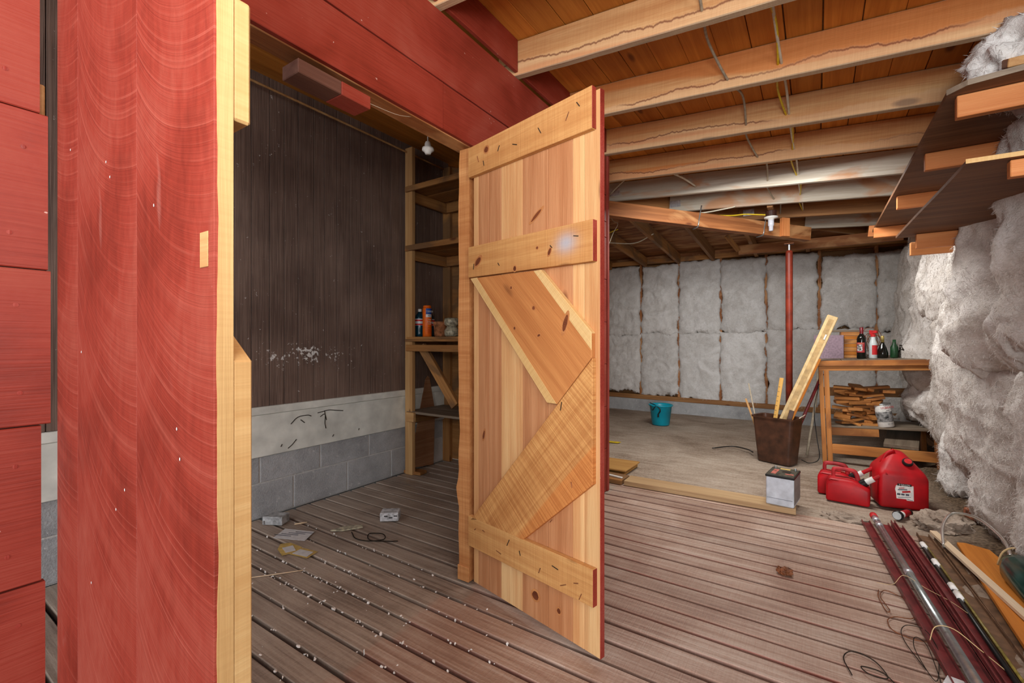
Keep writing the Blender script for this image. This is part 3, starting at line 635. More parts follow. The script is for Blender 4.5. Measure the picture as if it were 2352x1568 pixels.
ins = obj('insulator', bm_lathe([(.004, .06), (.004, .035), (.012, .03), (.016, .02), (.016, .004), (.028, 0), (.03, -.012), (.018, -.02), (.014, -.03)], 18), M_whitep, None, T(-1.604, 1.646, 2.1), label='small white ceramic insulator hanging below the header', cat='insulator', smooth=True)
tube('wire', [(-1.604, 1.646, 2.15), (-1.60, 1.65, 2.45), (-1.59, 1.65, 2.76)], .002, M_cable, ins, 5, 2)

# ------------------------------------------------------------ back and right walls, insulation
WB = obj('wall_back', bm_box((-1.2, 7.70, 1.3), (4.6, .12, 2.6)), M_old, label='back wall framing of brown studs and sill on a low concrete curb', cat='wall', kind='structure')
obj('concrete_curb', bm_box((-1.2, 7.55, .02), (4.6, .22, .36), .01), M_conc, WB, M=Matrix())
board('sill_plate', (-3.4, 7.50, .238), (1.0, 7.50, .20), .14, .07, M_old, WB, wav=.003)
board('top_plate', (-3.4, 7.50, 2.455), (1.0, 7.50, 2.405), .14, .07, M_shelfw, WB)
board('rim_board', (-3.4, 7.55, 2.56), (1.0, 7.55, 2.45), .20, .03, M_beam, WB, n=(0, 1, 0))
xs = [-3.62, -3.03, -2.429, -1.82, -1.209, -.603, .031, .64, 1.02]
for x in xs: board('stud', (x, 7.55, .22), (x, 7.55, 2.43), .04, .14, M_beam, WB, n=(0, 1, 0))
board('hung_plank', (-.85, 6.62, 2.335), (.8, 6.62, 2.325), .12, .04, M_beam, WB, n=(0, 1, 0), wav=.003)
board('hung_cleat', (-.85, 6.62, 2.33), (-.98, 6.5, 2.52), .06, .035, M_shelfw, WB, n=(1, 1, 0))

def fuzz(parent, n, L, m, seed, down=.5):
    rnd = random.Random(seed); me = parent.data; P = me.polygons; V = me.vertices; vs = []; fs = []; N = len(P)
    for q in range(n):
        p = P[rnd.randrange(N)]; nn = p.normal; c = p.center; 
        a = Vector((rnd.gauss(0, 1), rnd.gauss(0, .4), rnd.gauss(0, 1)-down)); t_ = (a - nn*a.dot(nn)).normalized(); sd = nn.cross(t_)
        l = L*rnd.uniform(.4, 1.3); w = rnd.uniform(.0006, .0013); e = c + t_*l*.55 + nn*l*rnd.uniform(.12, .5); f = e + t_*l*.5 + nn*l*rnd.uniform(-.35, .3)
        b = len(vs); vs += [c-sd*w-nn*.002, c+sd*w-nn*.002, e+sd*w*.8, e-sd*w*.8, f]; fs += [(b, b+1, b+2, b+3), (b+3, b+2, b+4)]
    mm = bpy.data.meshes.new('fibre_fuzz'); mm.from_pydata([tuple(v) for v in vs], [], fs)
    return obj('fibre_fuzz', mm, m, parent, kind='stuff')
def bm_batt(w, h, dep, seed, wob=.012, bot=0., nx=44, nz=64, drag=0., rag=.02, puff=.5, pleat=0.):
    bm = bmesh.new(); g = []
    S = Vector((seed*3.17, seed*1.31, seed*.73))
    for i in range(nx+1):
        row = []; u = i/nx
        for j in range(nz+1):
            v = j/nz; x = (u-.5)*w; z = v*h
            eu = abs(2*u-1); ev = abs(2*v-1)
            prof = max(0, 1-eu**((3+puff*6) if not pleat else 2.3))**(.6 if not pleat else .75) * max(0, 1-ev**11)**.5
            big = noise.fractal(Vector((x*3.2, z*2.3, 0))+S, 1, 2, 3); mid = noise.fractal(Vector((x*11, z*8, 3))+S, 1, 2, 4); hi = noise.fractal(Vector((x*34, z*26, 6))+S, 1, 2, 3)
            fold = -abs(noise.noise(Vector((x*2.0+z*.6, z*3.4, 8))+S)); fold = max(fold, -.16)+.16
            d = prof*(dep*(1+(.30 if not pleat else .2)*big) + .013*mid + .0045*hi + (.16 if not pleat else .05)*dep*(fold/.16-.7)) + drag*prof*(1-v)**2 + pleat*prof*noise.fractal(Vector((x*9+.4*math.sin(z*3+seed), z*1.1, 2))+S, 1, 2, 3)
            xx = x*(1+.03*big*eu) + eu**6*(wob*1.6*noise.fractal(Vector((z*7, u*3, 1))+S, 1, 2, 4) + .006*hi)
            zz = z + (1-v)**10*(rag*2.2*noise.fractal(Vector((x*7, 2, 5))+S, 1, 2, 4)+rag*hi) + v**12*rag*noise.fractal(Vector((x*8, 9, 5))+S, 1, 2, 4)
            row.append(bm.verts.new((xx, -max(d, 0), zz)))
        g.append(row)
    for i in range(nx):
        for j in range(nz): bm.faces.new((g[i][j], g[i+1][j], g[i+1][j+1], g[i][j+1]))
    rim = [g[i][0] for i in range(nx+1)] + [g[nx][j] for j in range(1, nz+1)] + [g[i][nz] for i in range(nx-1, -1, -1)] + [g[0][j] for j in range(nz-1, 0, -1)]
    back = [bm.verts.new((v.co.x*.97, .02, v.co.z)) for v in rim]
    for i in range(len(rim)): bm.faces.new((rim[i], back[i], back[(i+1) % len(rim)], rim[(i+1) % len(rim)]))
    bm.faces.new(back[::-1]); return bm
ords = ['leftmost', 'second', 'third', 'fourth', 'fifth', 'sixth', 'corner']
for i, (a, b) in enumerate(zip(xs[1:], xs[2:])):
    sp = (1.24, 1.27, 1.26, 1.28, 1.30, 1.30, 1.25)[i]; tp = 2.40-.012*i - (.0, .01, -.02, .0, -.01, .05, .04)[i]; bt = .30-.018*i - (.0, .02, .05, .03, .06, .12, .1)[i]
    for up in (0, 1):
        z0, z1 = (bt, sp+.01) if not up else (sp-.01, tp)
        w = b-a-.012+random.uniform(-.014, .01)
        o = obj('insulation_batt', bm_batt(w, z1-z0, .062+.012*up, 10+i*2+up, .02, rag=.03), M_batt, None, T((a+b)/2+random.uniform(-.006, .006), 7.482, z0),
            label=f'{"upper" if up else "lower"} white insulation batt in the {["first", "second", "third", "fourth", "fifth", "sixth", "last corner"][i]} bay from the left on the back wall', cat='insulation', group='insulation batts on the back wall', smooth=True); fuzz(o, 2500, .03, M_batt, i*7+up)

WR = obj('wall_right', bm_box((1.12, 4.2, 1.3), (.10, 7.0, 2.6)), M_old, label='right side wall of brown boards behind the loose insulation', cat='wall', kind='structure')
ye = [7.45, 6.65, 5.92, 5.22, 4.62, 4.02, 3.32, 2.66, 2.02, 1.4]
for y in ye: board('stud', (1.035, y, .05), (1.035, y, 2.45), .04, .10, M_shelfw, WR, n=(1, 0, 0))
board('wall_plate', (1.03, 1.0, .08), (1.03, 7.4, .08), .12, .09, M_old, WR)
#            split z, bottom z, depth up, depth low
rd = [(1.05, .25, .24, .22), (1.00, .30, .29, .24), (.72, .40, .33, .24), (1.35, .30, .31, .30), (1.45, .22, .27, .36), (1.00, .05, .36, .36), (1.05, .03, .34, .32), (1.15, .05, .29, .28), (1.1, .05, .26, .26)]
on = ['first', 'second', 'third', 'fourth', 'fifth', 'sixth', 'seventh', 'eighth', 'ninth']
for i, (a, b) in enumerate(zip(ye, ye[1:])):
    sp, bt, du, dl = rd[i]; w = a-b+.02
    ang = R(-90, 'Z')      # local -Y (out of the wall) faces -X
    for up in (1, 0):
        z0, z1 = (sp-.05, 2.34) if up else (bt, sp+.05)
        if i == 2 and not up: continue
        o = obj('insulation_batt', bm_batt(w if up else w-.03, z1-z0, du if up else dl*.8, 60+i*3+up, .05, nx=52, nz=84, drag=.04 if up else -.02, rag=.06, puff=-.14, pleat=.03), M_battr, None,
            T(1.02, (a+b)/2, z0) @ ang @ R(-2 if up else 1.5, 'X'), label=f'{"upper" if up else "lower"} bulging insulation batt, {on[i]} from the back corner on the right wall', cat='insulation', group='loose insulation on the right wall', smooth=True); fuzz(o, 3500, .03, M_battr, i*5+up, 1.2)

# left end wall of the rear room and rear side
WL = obj('wall_left', bm_box((-3.45, 5.6, 1.3), (.08, 4.6, 2.7)), M_old, label='dark timber wall closing the rear room on the left', cat='wall', kind='structure')

# ------------------------------------------------------------ hanging shelves on the right
def hung_shelf(name, pts, z, t, label, brs, thick=.09):
    sh = thing(name, (.9, 3.0, z), label, 'shelf')
    bm = bm_plate(pts, t, .001); o = obj('plywood_sheet', bm, M_ply, sh, T(0, 0, z))
    pe = pts[:]
    for (x0, y, x1, zt, h) in brs:
        board('bracket', (x0, y, zt-h/2), (x1, y, zt-h/2), h, .038, M_bracket, sh, n=(0, -1, 0))
    return sh
US = hung_shelf('hanging_shelf', [(.408, 5.10), (.424, 2.42), (.47, 2.37), (.90, 2.30), (.90, 5.10)], 2.1, .02, 'upper dark plywood shelf hung on orange timber brackets by the right wall',
    [(.455, 2.46, .95, 2.098, .085), (.46, 3.12, .95, 2.098, .085), (.44, 3.92, .95, 2.098, .085), (.40, 4.9, .95, 2.098, .085)])
obj('front_edge', bm_plate([(.421, 2.421), (.47, 2.366), (.90, 2.296), (.90, 2.30), (.47, 2.37), (.424, 2.424)], .021), M_dusty, US, T(0, 0, 2.0997))
LS = hung_shelf('hanging_shelf', [(.415, 3.74), (.43, 3.2), (.45, 2.6), (.457, 2.31), (.90, 2.33), (.90, 3.74)], 1.79, .016, 'lower dark plywood shelf below the other hung shelf, raw pale front edge',
    [(.575, 2.36, .95, 1.788, .06), (.50, 3.66, .95, 1.788, .085), (.52, 4.02, .95, 1.80, .085)])
obj('raw_edge', bm_plate([(.453, 2.306), (.90, 2.326), (.90, 2.3305), (.457, 2.3105)], .0165), M_ceda, LS, T(0, 0, 1.7898))
for nm, sh, y, zt in (('hanger', US, 2.9, 2.36), ('hanger', US, 4.3, 2.36)):
    board(nm, (.93, y, 2.0), (.93, y, zt), .09, .038, M_bracket, sh, n=(0, -1, 0))
for nm, y in (('hanger', 3.0), ('hanger', 3.7)): board(nm, (.93, y, 1.7), (.93, y, 2.0), .09, .038, M_bracket, LS, n=(0, -1, 0))
board('timber_scrap', (.40, 5.35, 2.16), (.70, 5.30, 2.13), .10, .04, M_bracket, None, n=(0, -1, 0), label='orange timber stub sticking out past the far end of the upper shelf', cat='timber')
# things on the upper shelf
sc1 = obj('insulation_scrap', bm_lump(.21, (.95, .9, .85), .3, 4.2, 5, 2.6), M_batt, None, T(.72, 2.62, 2.24), label='white fluffy insulation wad stuffed on top of the upper shelf', cat='insulation', smooth=True)
for k in range(2): board('timber_offcut', (.60+.085*k, 2.345, 2.137), (.64+.085*k, 2.66, 2.272), .06, .03, M_shelfw if k else M_stud, None, n=(0, -.4, 1), label=('brown-edged board end', 'pale board end')[1-k]+' lying on the upper shelf beside white insulation', cat='timber')

# ------------------------------------------------------------ workbench in the corner
WBn = thing('workbench', (.03, 5.2, 0), 'rough timber workbench against the insulated right wall', 'workbench', M=T(.03, 5.2, 0) @ R(-2.2, 'Y'))
BW = WM[WBn]
def bb(nm, p0, p1, w, t, m=M_bench, n=(0, 0, 1), **k):
    o = board(nm, p0, p1, w, t, m, None, n, **k); o.parent = WBn; M = WM[o]; o.matrix_basis = M; WM[o] = BW @ M; return o
for k in range(4): bb('top_plank', (.10+.2*k, 0, .938), (.10+.2*k, .80, .962), .196, .034, M_dusty, wav=.002)
bb('front_apron', (0, -.012, .932), (.86, -.012, .932), .05, .024, M_bench, (0, -1, 0))
bb('front_rail', (.02, .02, .885), (.86, .02, .885), .045, .036, M_bench, (0, -1, 0))
bb('leg', (.078, .02, 0), (.078, .02, .865), .04, .04, M_bench, (0, -1, 0))
bb('leg', (.035, .05, 0), (.035, .05, .915), .09, .036, M_bench, (1, 0, 0))
bb('leg', (.035, .72, 0), (.035, .72, .92), .09, .036, M_bench, (1, 0, 0))
bb('leg', (.84, .05, 0), (.84, .05, .915), .09, .036, M_bench, (1, 0, 0)); bb('leg', (.84, .72, 0), (.84, .72, .92), .09, .036, M_bench, (1, 0, 0))
bb('lower_rail', (.07, .02, .135), (.88, .02, .120), .085, .036, M_bench, (0, -1, 0))
bb('side_rail', (.035, .04, .60), (.035, .74, .60), .09, .03, M_bench, (1, 0, 0))
bb('shelf_rail', (.07, .19, .277), (.46, .19, .285), .09, .036, M_bench, (0, -1, 0))
for k in range(3): bb('lower_shelf', (.06, .24+.15*k, .32), (.84, .24+.15*k, .325), .145, .02, M_dusty)
bb('back_rail', (.03, .76, .6), (.84, .76, .6), .09, .036, M_old, (0, -1, 0))

# offcut pile on the lower shelf
random.seed(21)
z = .350
for layer in range(11):
    k = 0; x = .13+random.uniform(0, .03)
    while x < .46 - .012*max(0, layer-9):
        L = random.uniform(.09, .2); t = random.uniform(.018, .028); w = random.uniform(.05, .1)
        rz = random.choice((random.uniform(-20, 20), random.uniform(-35, 35), random.uniform(50, 120)))
        zz = z + .038*(x-.03) + random.uniform(-.003, .004)
        M = T(x+L*.45, 5.47+random.uniform(-.05, .06), zz) @ R(rz, 'Z') @ R(random.uniform(-14, 14), 'Y') @ R(random.uniform(-4, 16), 'X')
        bm = bm_box((0, 0, 0), (round(L, 2), round(w, 2), round(t, 3)), .0015)
        if random.random() < .3:
            for v in bm.verts:
                if v.co.x > 0 and v.co.y > 0: v.co.x -= .03
        obj('wood_offcut', bm, M_offcut, None, M, label='small sawn wood offcut in the heap on the lower workbench shelf', cat='offcut', group='wood offcuts under the workbench')
        x += L*.72
    z += .034
# paint can beside the pile
pc = thing('paint_can', (.545, 5.50, .345), 'small white and grey labelled tin leaning beside the wood offcuts', 'can', M=T(.535, 5.42, .355) @ R(-9, 'Y'))
obj('body', bm_lathe([(.058, 0), (.061, .004), (.061, .205), (.058, .21)], 28), M_whitep, pc, smooth=True)
obj('rim', bm_lathe([(.061, .204), (.064, .206), (.064, .214), (.056, .215)], 28), M_steel, pc, smooth=True)
obj('picture_band', bm_lathe([(.0612, .048), (.0617, .05), (.0617, .14), (.0612, .142)], 28), plain('photo_print', (112, 112, 112), .6, .2, .6, 35), pc, smooth=True)
Wp = WM[pc]
for s_, sz, z_, m in (('UNBEATE', .026, .178, M_redl), ('WOOD FILLER', .01, .198, M_ink), ('quality', .012, .155, M_ink), ('NET 1 QT', .010, .03, M_ink)):
    text('lettering', s_, sz, Wp @ Matrix.Rotation(math.radians(-62), 4, 'Z') @ T(.0626, 0, z_) @ R(90, 'Z') @ R(90, 'X'), m, pc)
board('dusty_board', (.62, 5.27, .205), (.74, 6.0, .30), .24, .035, M_dusty, None, label='grey dusty plank lying askew under the right side of the workbench', cat='plank')
sc2 = obj('insulation_scrap', bm_lump(.3, (.9, .75, .8), .28, 9.1, 5, 1.7), M_battr, None, T(.93, 5.55, .58) @ R(20, 'Y'), label='drooping insulation fold bulging out under the workbench', cat='insulation', smooth=True)
sc3 = obj('insulation_scrap', bm_batt(.34, .40, .10, 333, .05, rag=.07, nx=36, nz=40), M_batt, None, T(.86, 4.42, .06) @ R(-50, 'Z') @ R(-8, 'X'), label='torn white insulation flap beside the big red fuel can', cat='insulation', smooth=True)

for o_, n_ in ((sc1, 3000), (sc2, 2500), (sc3, 900)): fuzz(o_, n_, .03, M_batt, n_)
# things on the bench top
bz = .955
bx = thing('mauve_box', (.10, 5.58, bz+.005), 'plain mauve cardboard box on the left of the workbench', 'box', math.radians(-4))
obj('panel', bm_box((0, 0, .122), (.245, .02, .244), .002), M_purple, bx); obj('back', bm_box((0, .09, .118), (.245, .16, .236), .002), M_purple, bx)
for k in range(7): board('wood_scrap', (.20, 5.70+.004*(k % 2), bz+.03+k*.0385), (.37, 5.72, bz+.03+k*.0385), .10, .036, M_orange if k % 2 else M_bench, None, label='short orange wood slat in the stack behind the mauve box', cat='slat', group='slats stacked on the workbench')
board('wood_scrap', (.10, 5.74, bz+.292), (.35, 5.76, bz+.290), .10, .02, M_dusty, None, label='grey dusty board lying on top of the stacked slats', cat='slat')
wn = thing('wine_bottle', (.355, 5.46, .958+.018), 'dark wine bottle with a red capsule and picture label', 'bottle', math.radians(-33))
obj('body', bm_lathe([(.034, 0), (.037, .004), (.037, .19), (.032, .21), (.016, .235), (.0145, .24), (.0145, .295)], 28), M_bottle, wn, smooth=True)
obj('capsule', bm_lathe([(.0148, .235), (.0152, .238), (.0152, .297), (.013, .299)], 20), plain('wine_capsule', (110, 20, 30), .35, .5), wn, smooth=True)
def wrap(par, nm, r, z0, z1, a0, a1, m):
    bm = bmesh.new(); v0 = []; v1 = []
    for i in range(13):
        a = math.radians(a0+(a1-a0)*i/12); v0.append(bm.verts.new((r*math.cos(a), r*math.sin(a), z0))); v1.append(bm.verts.new((r*math.cos(a), r*math.sin(a), z1)))
    for i in range(12): bm.faces.new((v0[i], v0[i+1], v1[i+1], v1[i]))
    return obj(nm, bm, m, par, smooth=True)
wrap(wn, 'label', .0374, .06, .155, -150, -20, plain('wine_label', (176, 58, 60), .6, .2, .1, 30)); wrap(wn, 'label_picture', .0377, .072, .135, -120, -50, plain('wine_print', (206, 196, 190), .6, .2, .5, 60)); wrap(wn, 'label_band', .0377, .14, .15, -140, -30, M_pinkl)
sp = thing('spray_bottle', (.445, 5.50, .962+.018), 'cloudy white spray bottle with a red trigger head', 'bottle', math.radians(-33))
obj('body', bm_lathe([(.03, 0), (.034, .006), (.034, .13), (.03, .15), (.018, .185), (.016, .21)], 24), M_clear, sp, smooth=True)
obj('trigger_head', bm_hull([(-.025, -.012, .225), (.035, -.012, .24), (-.025, .012, .225), (.035, .012, .24), (.035, -.012, .262), (.035, .012, .262), (-.03, -.012, .268), (-.03, .012, .268)], .003), M_redl, sp)
obj('collar', bm_lathe([(.02, .205), (.02, .225), (.015, .23)], 16), M_redl, sp); obj('trigger', bm_box((.03, 0, .222), (.008, .01, .04), .002), M_whitep, sp, WM[sp] @ R(-12, 'Y'))
wrap(sp, 'label', .0346, .035, .125, -75, 10, M_redl)
br = thing('round_bottle', (.515, 5.50, .964+.02), 'squat dark bottle with a gold neck beside the spray bottle', 'bottle')
obj('body', bm_lathe([(.035, 0), (.042, .008), (.043, .05), (.03, .10), (.016, .135), (.013, .15)], 24), M_bottle, br, smooth=True)
obj('neck_foil', bm_lathe([(.0135, .148), (.0135, .205), (.011, .21)], 16), plain('gold_foil', (184, 164, 96), .4, .5, Metallic=.4), br, smooth=True)
db = thing('dark_bottle', (.60, 5.50, .968+.02), 'small dark green bottle at the shadowed right end of the workbench', 'bottle')
obj('body', bm_lathe([(.026, 0), (.03, .006), (.03, .1), (.014, .13), (.012, .17)], 20), M_green, db, smooth=True)
obj('rag', bm_lump(.07, (1, .8, 1.1), .5, 7.7, 3, 2), M_vine, None, T(.70, 5.52, 1.04), label='crumpled dark rag heap at the right end of the workbench', cat='rag', smooth=True)
bm = bmesh.new()
random.seed(5)
for q in range(7):
    c_ = Vector((.42+random.uniform(-.05, .06), 5.68, 1.13+random.uniform(-.03, .05))); r_ = random.uniform(.04, .09)
    bm_tube([c_+Vector((r_*math.cos(a*1.05), random.uniform(-.03, .03), r_*1.5*math.sin(a*1.05))) for a in range(7)], .0028, 5, 4, bm)
obj('wire_tangle', bm, M_rust, None, label='tangle of stiff brown wire behind the bottles', cat='wire', smooth=True)

# ------------------------------------------------------------ sill boards, plywood, bucket
sill = board('timber_plank', (-1.27, 3.575, .0195), (-.115, 3.60, .0195), .17, .037, M_sill, None, wav=.002, label='pale thick plank lying along the far edge of the deck', cat='plank')
board('timber_plank', (-2.2, 3.60, .0195), (-1.285, 3.57, .0195), .17, .037, M_shelfw, None, label='brown plank butted against the pale deck edge plank', cat='plank')
board('plywood_sheet', (-2.3, 3.90, .010), (-1.355, 3.90, .010), .37, .018, wood('yellow_ply', (206, 164, 96), (168, 122, 62), var=.05, kn=0), None, label='yellowish plywood sheet lying flat on the concrete behind the door', cat='plywood')
board('plywood_sheet', (-2.25, 3.91, .031), (-1.335, 3.895, .045), .36, .014, wood('yellow_ply2', (190, 148, 86), (156, 110, 58), var=.05, kn=0), None, label='upper plywood sheet resting askew on another by the deck edge', cat='plywood')
board('white_strip', (-1.75, 3.63, .044), (-1.30, 3.535, .044), .02, .010, M_whitep, None, label='thin white strip lying on the brown plank beside the door edge', cat='strip')
obj('yellow_scrap', bm_plate([(0, 0), (.2, .03), (.22, .09), (.05, .07)], .006), M_yellow, None, T(-2.05, 4.85, .004), label='small yellow plastic scrap on the concrete floor', cat='scrap')
bk = thing('bucket', (-1.78, 6.33, 0), 'small turquoise bucket on the concrete floor near the back wall', 'bucket')
obj('body', bm_lathe([(.105, 0), (.115, .008), (.145, .255), (.160, .262), (.163, .275), (.155, .28), (.145, .262), (.112, .02), (.08, .016)], 32), M_blue, bk, smooth=True)
tube('cord', [(-1.90, 6.24, .30), (-1.82, 6.185, .285), (-1.76, 6.17, .25), (-1.74, 6.172, .205), (-1.775, 6.18, .16), (-1.74, 6.17, .23), (-1.80, 6.175, .27), (-1.85, 6.19, .21), (-1.88, 6.20, .27)], .006, M_black, bk, 6)
obj('plug', bm_box((0, 0, 0), (.02, .02, .04), .004), M_black, bk, T(-1.772, 6.185, .14))

# ------------------------------------------------------------ wastebasket with lumber
wbk = thing('wastebasket', (-.31, 4.98, 0), 'brown plastic wastebasket holding upright strips of lumber', 'wastebasket', math.radians(-22))
def rrect(hx, hy, r, z, n=5):
    out = []
    for cx, cy, a0 in ((hx-r, hy-r, 0), (-hx+r, hy-r, 90), (-hx+r, -hy+r, 180), (hx-r, -hy+r, 270)):
        for i in range(n+1): a = math.radians(a0+90*i/n); out.append((cx+r*math.cos(a), cy+r*math.sin(a), z))
    return out
def bm_loops(loops, cap0=True, cap1=True):
    bm = bmesh.new(); rs = [[bm.verts.new(p) for p in l] for l in loops]; n = len(rs[0])
    for a, b in zip(rs, rs[1:]):
        for i in range(n): bm.faces.new((a[i], a[(i+1) % n], b[(i+1) % n], b[i]))
    if cap0: bm.faces.new(rs[0][::-1])
    if cap1: bm.faces.new(rs[-1])
    bmesh.ops.recalc_face_normals(bm, faces=bm.faces[:]); return bm
obj('body', bm_loops([rrect(.14, .082, .03, 0), rrect(.148, .088, .03, .006), rrect(.183, .112, .035, .415), rrect(.194, .122, .04, .418), rrect(.196, .124, .04, .434), rrect(.182, .112, .035, .43), rrect(.146, .086, .03, .012)]), M_bin, wbk, smooth=False)
tube('wire_rim', [(-.13, 4.87, .445), (-.10, 5.0, .452), (-.09, 5.06, .455)], .004, M_cable, wbk, 6, 3)
vt = thing('vinyl_channel', (-.25, 4.93, .02), 'long cream vinyl channel leaning out of the wastebasket', 'channel')
a0 = Vector((-.395, 4.97, .03)); a1 = Vector((.125, 5.15, 1.375)); dv = (a1-a0)
board('face', a0, a1, .088, .03, M_cream, vt, n=(.2, -1, .2), bev=.006)
sx_ = Vector((.93, .1, -.36))
board('inset', a0+Vector((0, -.016, 0)), a1+Vector((-.01, -.017, -.03)), .045, .004, M_creamd, vt, n=(.2, -1, .2), bev=.001)
board('side_strip', a0+Vector((.046, .0, -.03)), a0+dv*.72+Vector((.046, 0, -.02)), .018, .03, M_orange, vt, n=(.2, -1, .2))
obj('sticker', bm_box((0, 0, 0), (.05, .012, .002)), M_whitep, vt, frame(a0+dv*.86+Vector((.012, -.019, -.006)), dv, (.2, -1, .2)))
board('measuring_stick', (-.375, 4.97, .05), (-.275, 5.0, .795), .034, .008, wood('yardstick', (222, 176, 98), (196, 146, 70), var=.05, kn=0), None, n=(.1, -1, 0), label='thin yellow wooden measuring stick standing in the wastebasket', cat='ruler')
ms = [o for o in COL.objects if o.name.startswith('measuring_stick')][0]
for k in range(15): obj('tick', bm_box((-.34+.045*k, .008, .0045), (.0035, .014, .0006)), M_black, ms)
tube('stick', [(-.43, 4.98, .05), (-.568, 5.12, .72)], .007, M_grey, None, 6, 1, label='thin grey metal rod leaning out of the wastebasket at the left', cat='rod')
board('stick', (-.40, 4.97, .04), (-.585, 5.04, .575), .018, .008, M_stud, None, n=(0, -1, 0), label='short pale wooden stick leaning left out of the wastebasket', cat='stick')
board('brown_strip', (-.30, 4.93, .05), (-.19, 4.955, .50), .04, .008, M_bin, None, n=(0, -1, 0), label='short dark brown strip standing in front of the cream channel', cat='strip')
tube('burgundy_pole', [(-.24, 5.0, .05), (.045, 5.28, .83)], .014, M_burg, None, 10, 1, label='dusty burgundy tube leaning from the wastebasket toward the workbench', cat='tube')
tube('grey_pipe', [(-.08, 5.35, .02), (.0, 5.55, .62), (.02, 5.58, 1.10)], .012, M_grey, None, 8, 4, label='slim grey pipe leaning beside the workbench behind the channel', cat='pipe')
tube('floor_cord', [(-.92, 5.2, .008), (-.75, 5.35, .02), (-.6, 5.25, .03), (-.53, 5.12, .035)], .006, M_black, None, 6, 6, label='dark cord trailing on the floor left of the wastebasket', cat='cord')
tube('hanging_wire', [(.02, 5.17, .74), (-.02, 5.14, .5), (.0, 5.15, .25), (.02, 5.1, .06), (-.05, 5.05, .012), (-.12, 5.15, .01)], .004, M_black, None, 5, 6, label='thin black wire drooping from the bench leg to the floor', cat='wire')

# ------------------------------------------------------------ battery on the plank
bt = thing('car_battery', (-.207, 3.535, .0385), 'pale blue car battery with a dusty black top on the deck edge plank', 'battery', math.radians(-7))
obj('case', bm_loops([rrect(.08, .115, .008, 0), rrect(.083, .118, .01, .004), rrect(.083, .118, .01, .185)]), M_batw, bt, WM[bt] @ T(0, .118, 0))
obj('side_panel', bm_box((.0835, .118, .1), (.002, .22, .17), .0005), M_batg, bt)
lid_ = obj('lid', bm_box((0, .118, .192), (.172, .242, .016), .003), M_black, bt)
obj('lid_top', bm_box((0, .118, .2005), (.158, .226, .002), .0005), M_batt_top, lid_)
for (x, y, w, h, m) in ((-.045, .10, .03, .13, M_pinkl), (.045, .07, .05, .025, M_pinkl), (.0, .2, .06, .03, M_env), (.02, .13, .05, .05, M_black)): obj('lid_label', bm_box((x, y, .202), (w, h, .001)), m, lid_)
for x in (-.06, .06): obj('terminal', bm_lathe([(.009, .2), (.009, .216), (.007, .218)], 12, (x, .20, 0)), M_steel, lid_)
obj('case_line', bm_box((0, -.0008, .045), (.15, .0012, .002)), M_ink, bt)

# ------------------------------------------------------------ fuel cans, flashlight
def small_can(loc, rz, label):
    t = thing('fuel_can', loc, label, 'fuel can', rz)
    hx, hy = .125, .072
    obj('body', bm_hull([(-hx, -hy, 0), (hx, -hy, 0), (-hx, hy, 0), (hx, hy, 0), (-hx, -hy, .135), (-hx, hy, .135), (-hx+.02, -hy+.018, .165), (-hx+.02, hy-.018, .165), (.03, -hy+.018, .165), (.03, hy-.018, .165), (hx, -hy, .115), (hx, hy, .115)], .016, 3), M_gas, t, smooth=True)
    obj('dust_top', bm_plate([(-hx+.03, -hy+.03), (.015, -hy+.03), (.015, hy-.03), (-hx+.03, hy-.03)], .002), M_gasdk, t, WM[t] @ T(0, 0, .1645))
    h = bmesh.new(); bm_tube([(-.085, 0, .155), (-.085, 0, .205), (-.07, 0, .222), (.02, 0, .222), (.045, 0, .205), (.06, 0, .15)], .015, 8, 4, h, .6); obj('handle', h, M_gasdk, t, smooth=True)
    d = Vector((.8, 0, .6)).normalized(); b0 = Vector((.075, 0, .135))
    tube_l = lambda nm, p0, p1, r, m: obj(nm, bm_tube([p0, p1], r, 16, 1), m, t, smooth=False)
    tube_l('collar', b0, b0+d*.035, .028, M_black); tube_l('spout_base', b0+d*.035, b0+d*.085, .019, M_whitep); tube_l('spout', b0+d*.085, b0+d*.175, .013, M_gas)
    return t
small_can((.185, 4.02, .004), math.radians(-6), 'small red fuel can with white and red spout in front of its twin')
small_can((.135, 4.17, .004), math.radians(-6), 'dusty small red fuel can behind the other small one by the bench leg')
big = thing('fuel_can', (.468, 4.12, .01), 'large red five gallon fuel can with a torn white label', 'fuel can', math.radians(10))
hx, hy = .135, .12
obj('body', bm_hull([(-hx, -hy, 0), (hx, -hy, 0), (-hx, hy, 0), (hx, hy, 0), (-hx, -hy, .245), (hx, -hy, .225), (-hx, hy, .245), (hx, hy, .225), (-.03, .0, .37), (.035, .0, .365), (-.03, .06, .375), (.03, .06, .37)], .024, 3), M_gas, big, smooth=True)
obj('cap', bm_lathe([(.03, 0), (.031, .012), (.027, .022)], 20), M_black, big, WM[big] @ T(.035, -.055, .302) @ R(42, 'X')); obj('cap_disc', bm_lathe([(.021, .021), (.021, .024)], 20), M_redl, big, WM[big] @ T(.035, -.055, .302) @ R(42, 'X'))
h = bmesh.new(); bm_tube([(-.09, 0, .28), (-.06, 0, .345), (-.02, 0, .37)], .02, 8, 4, h, .6); obj('handle', h, M_gas, big, smooth=True)
Wb = WM[big]; F = Wb @ T(.0, -.1205, .115) @ R(90, 'X')
pl = bmesh.new(); pl.faces.new([pl.verts.new((x, y, 0)) for x, y in ((-.045, .045), (-.035, .05), (-.02, .042), (0, .05), (.02, .044), (.048, .05), (.05, -.05), (.012, -.05), (.012, -.042), (-.042, -.042), (-.045, 0), (-.05, .02))]); lb_ = obj('label', pl, M_foamw, big, F)
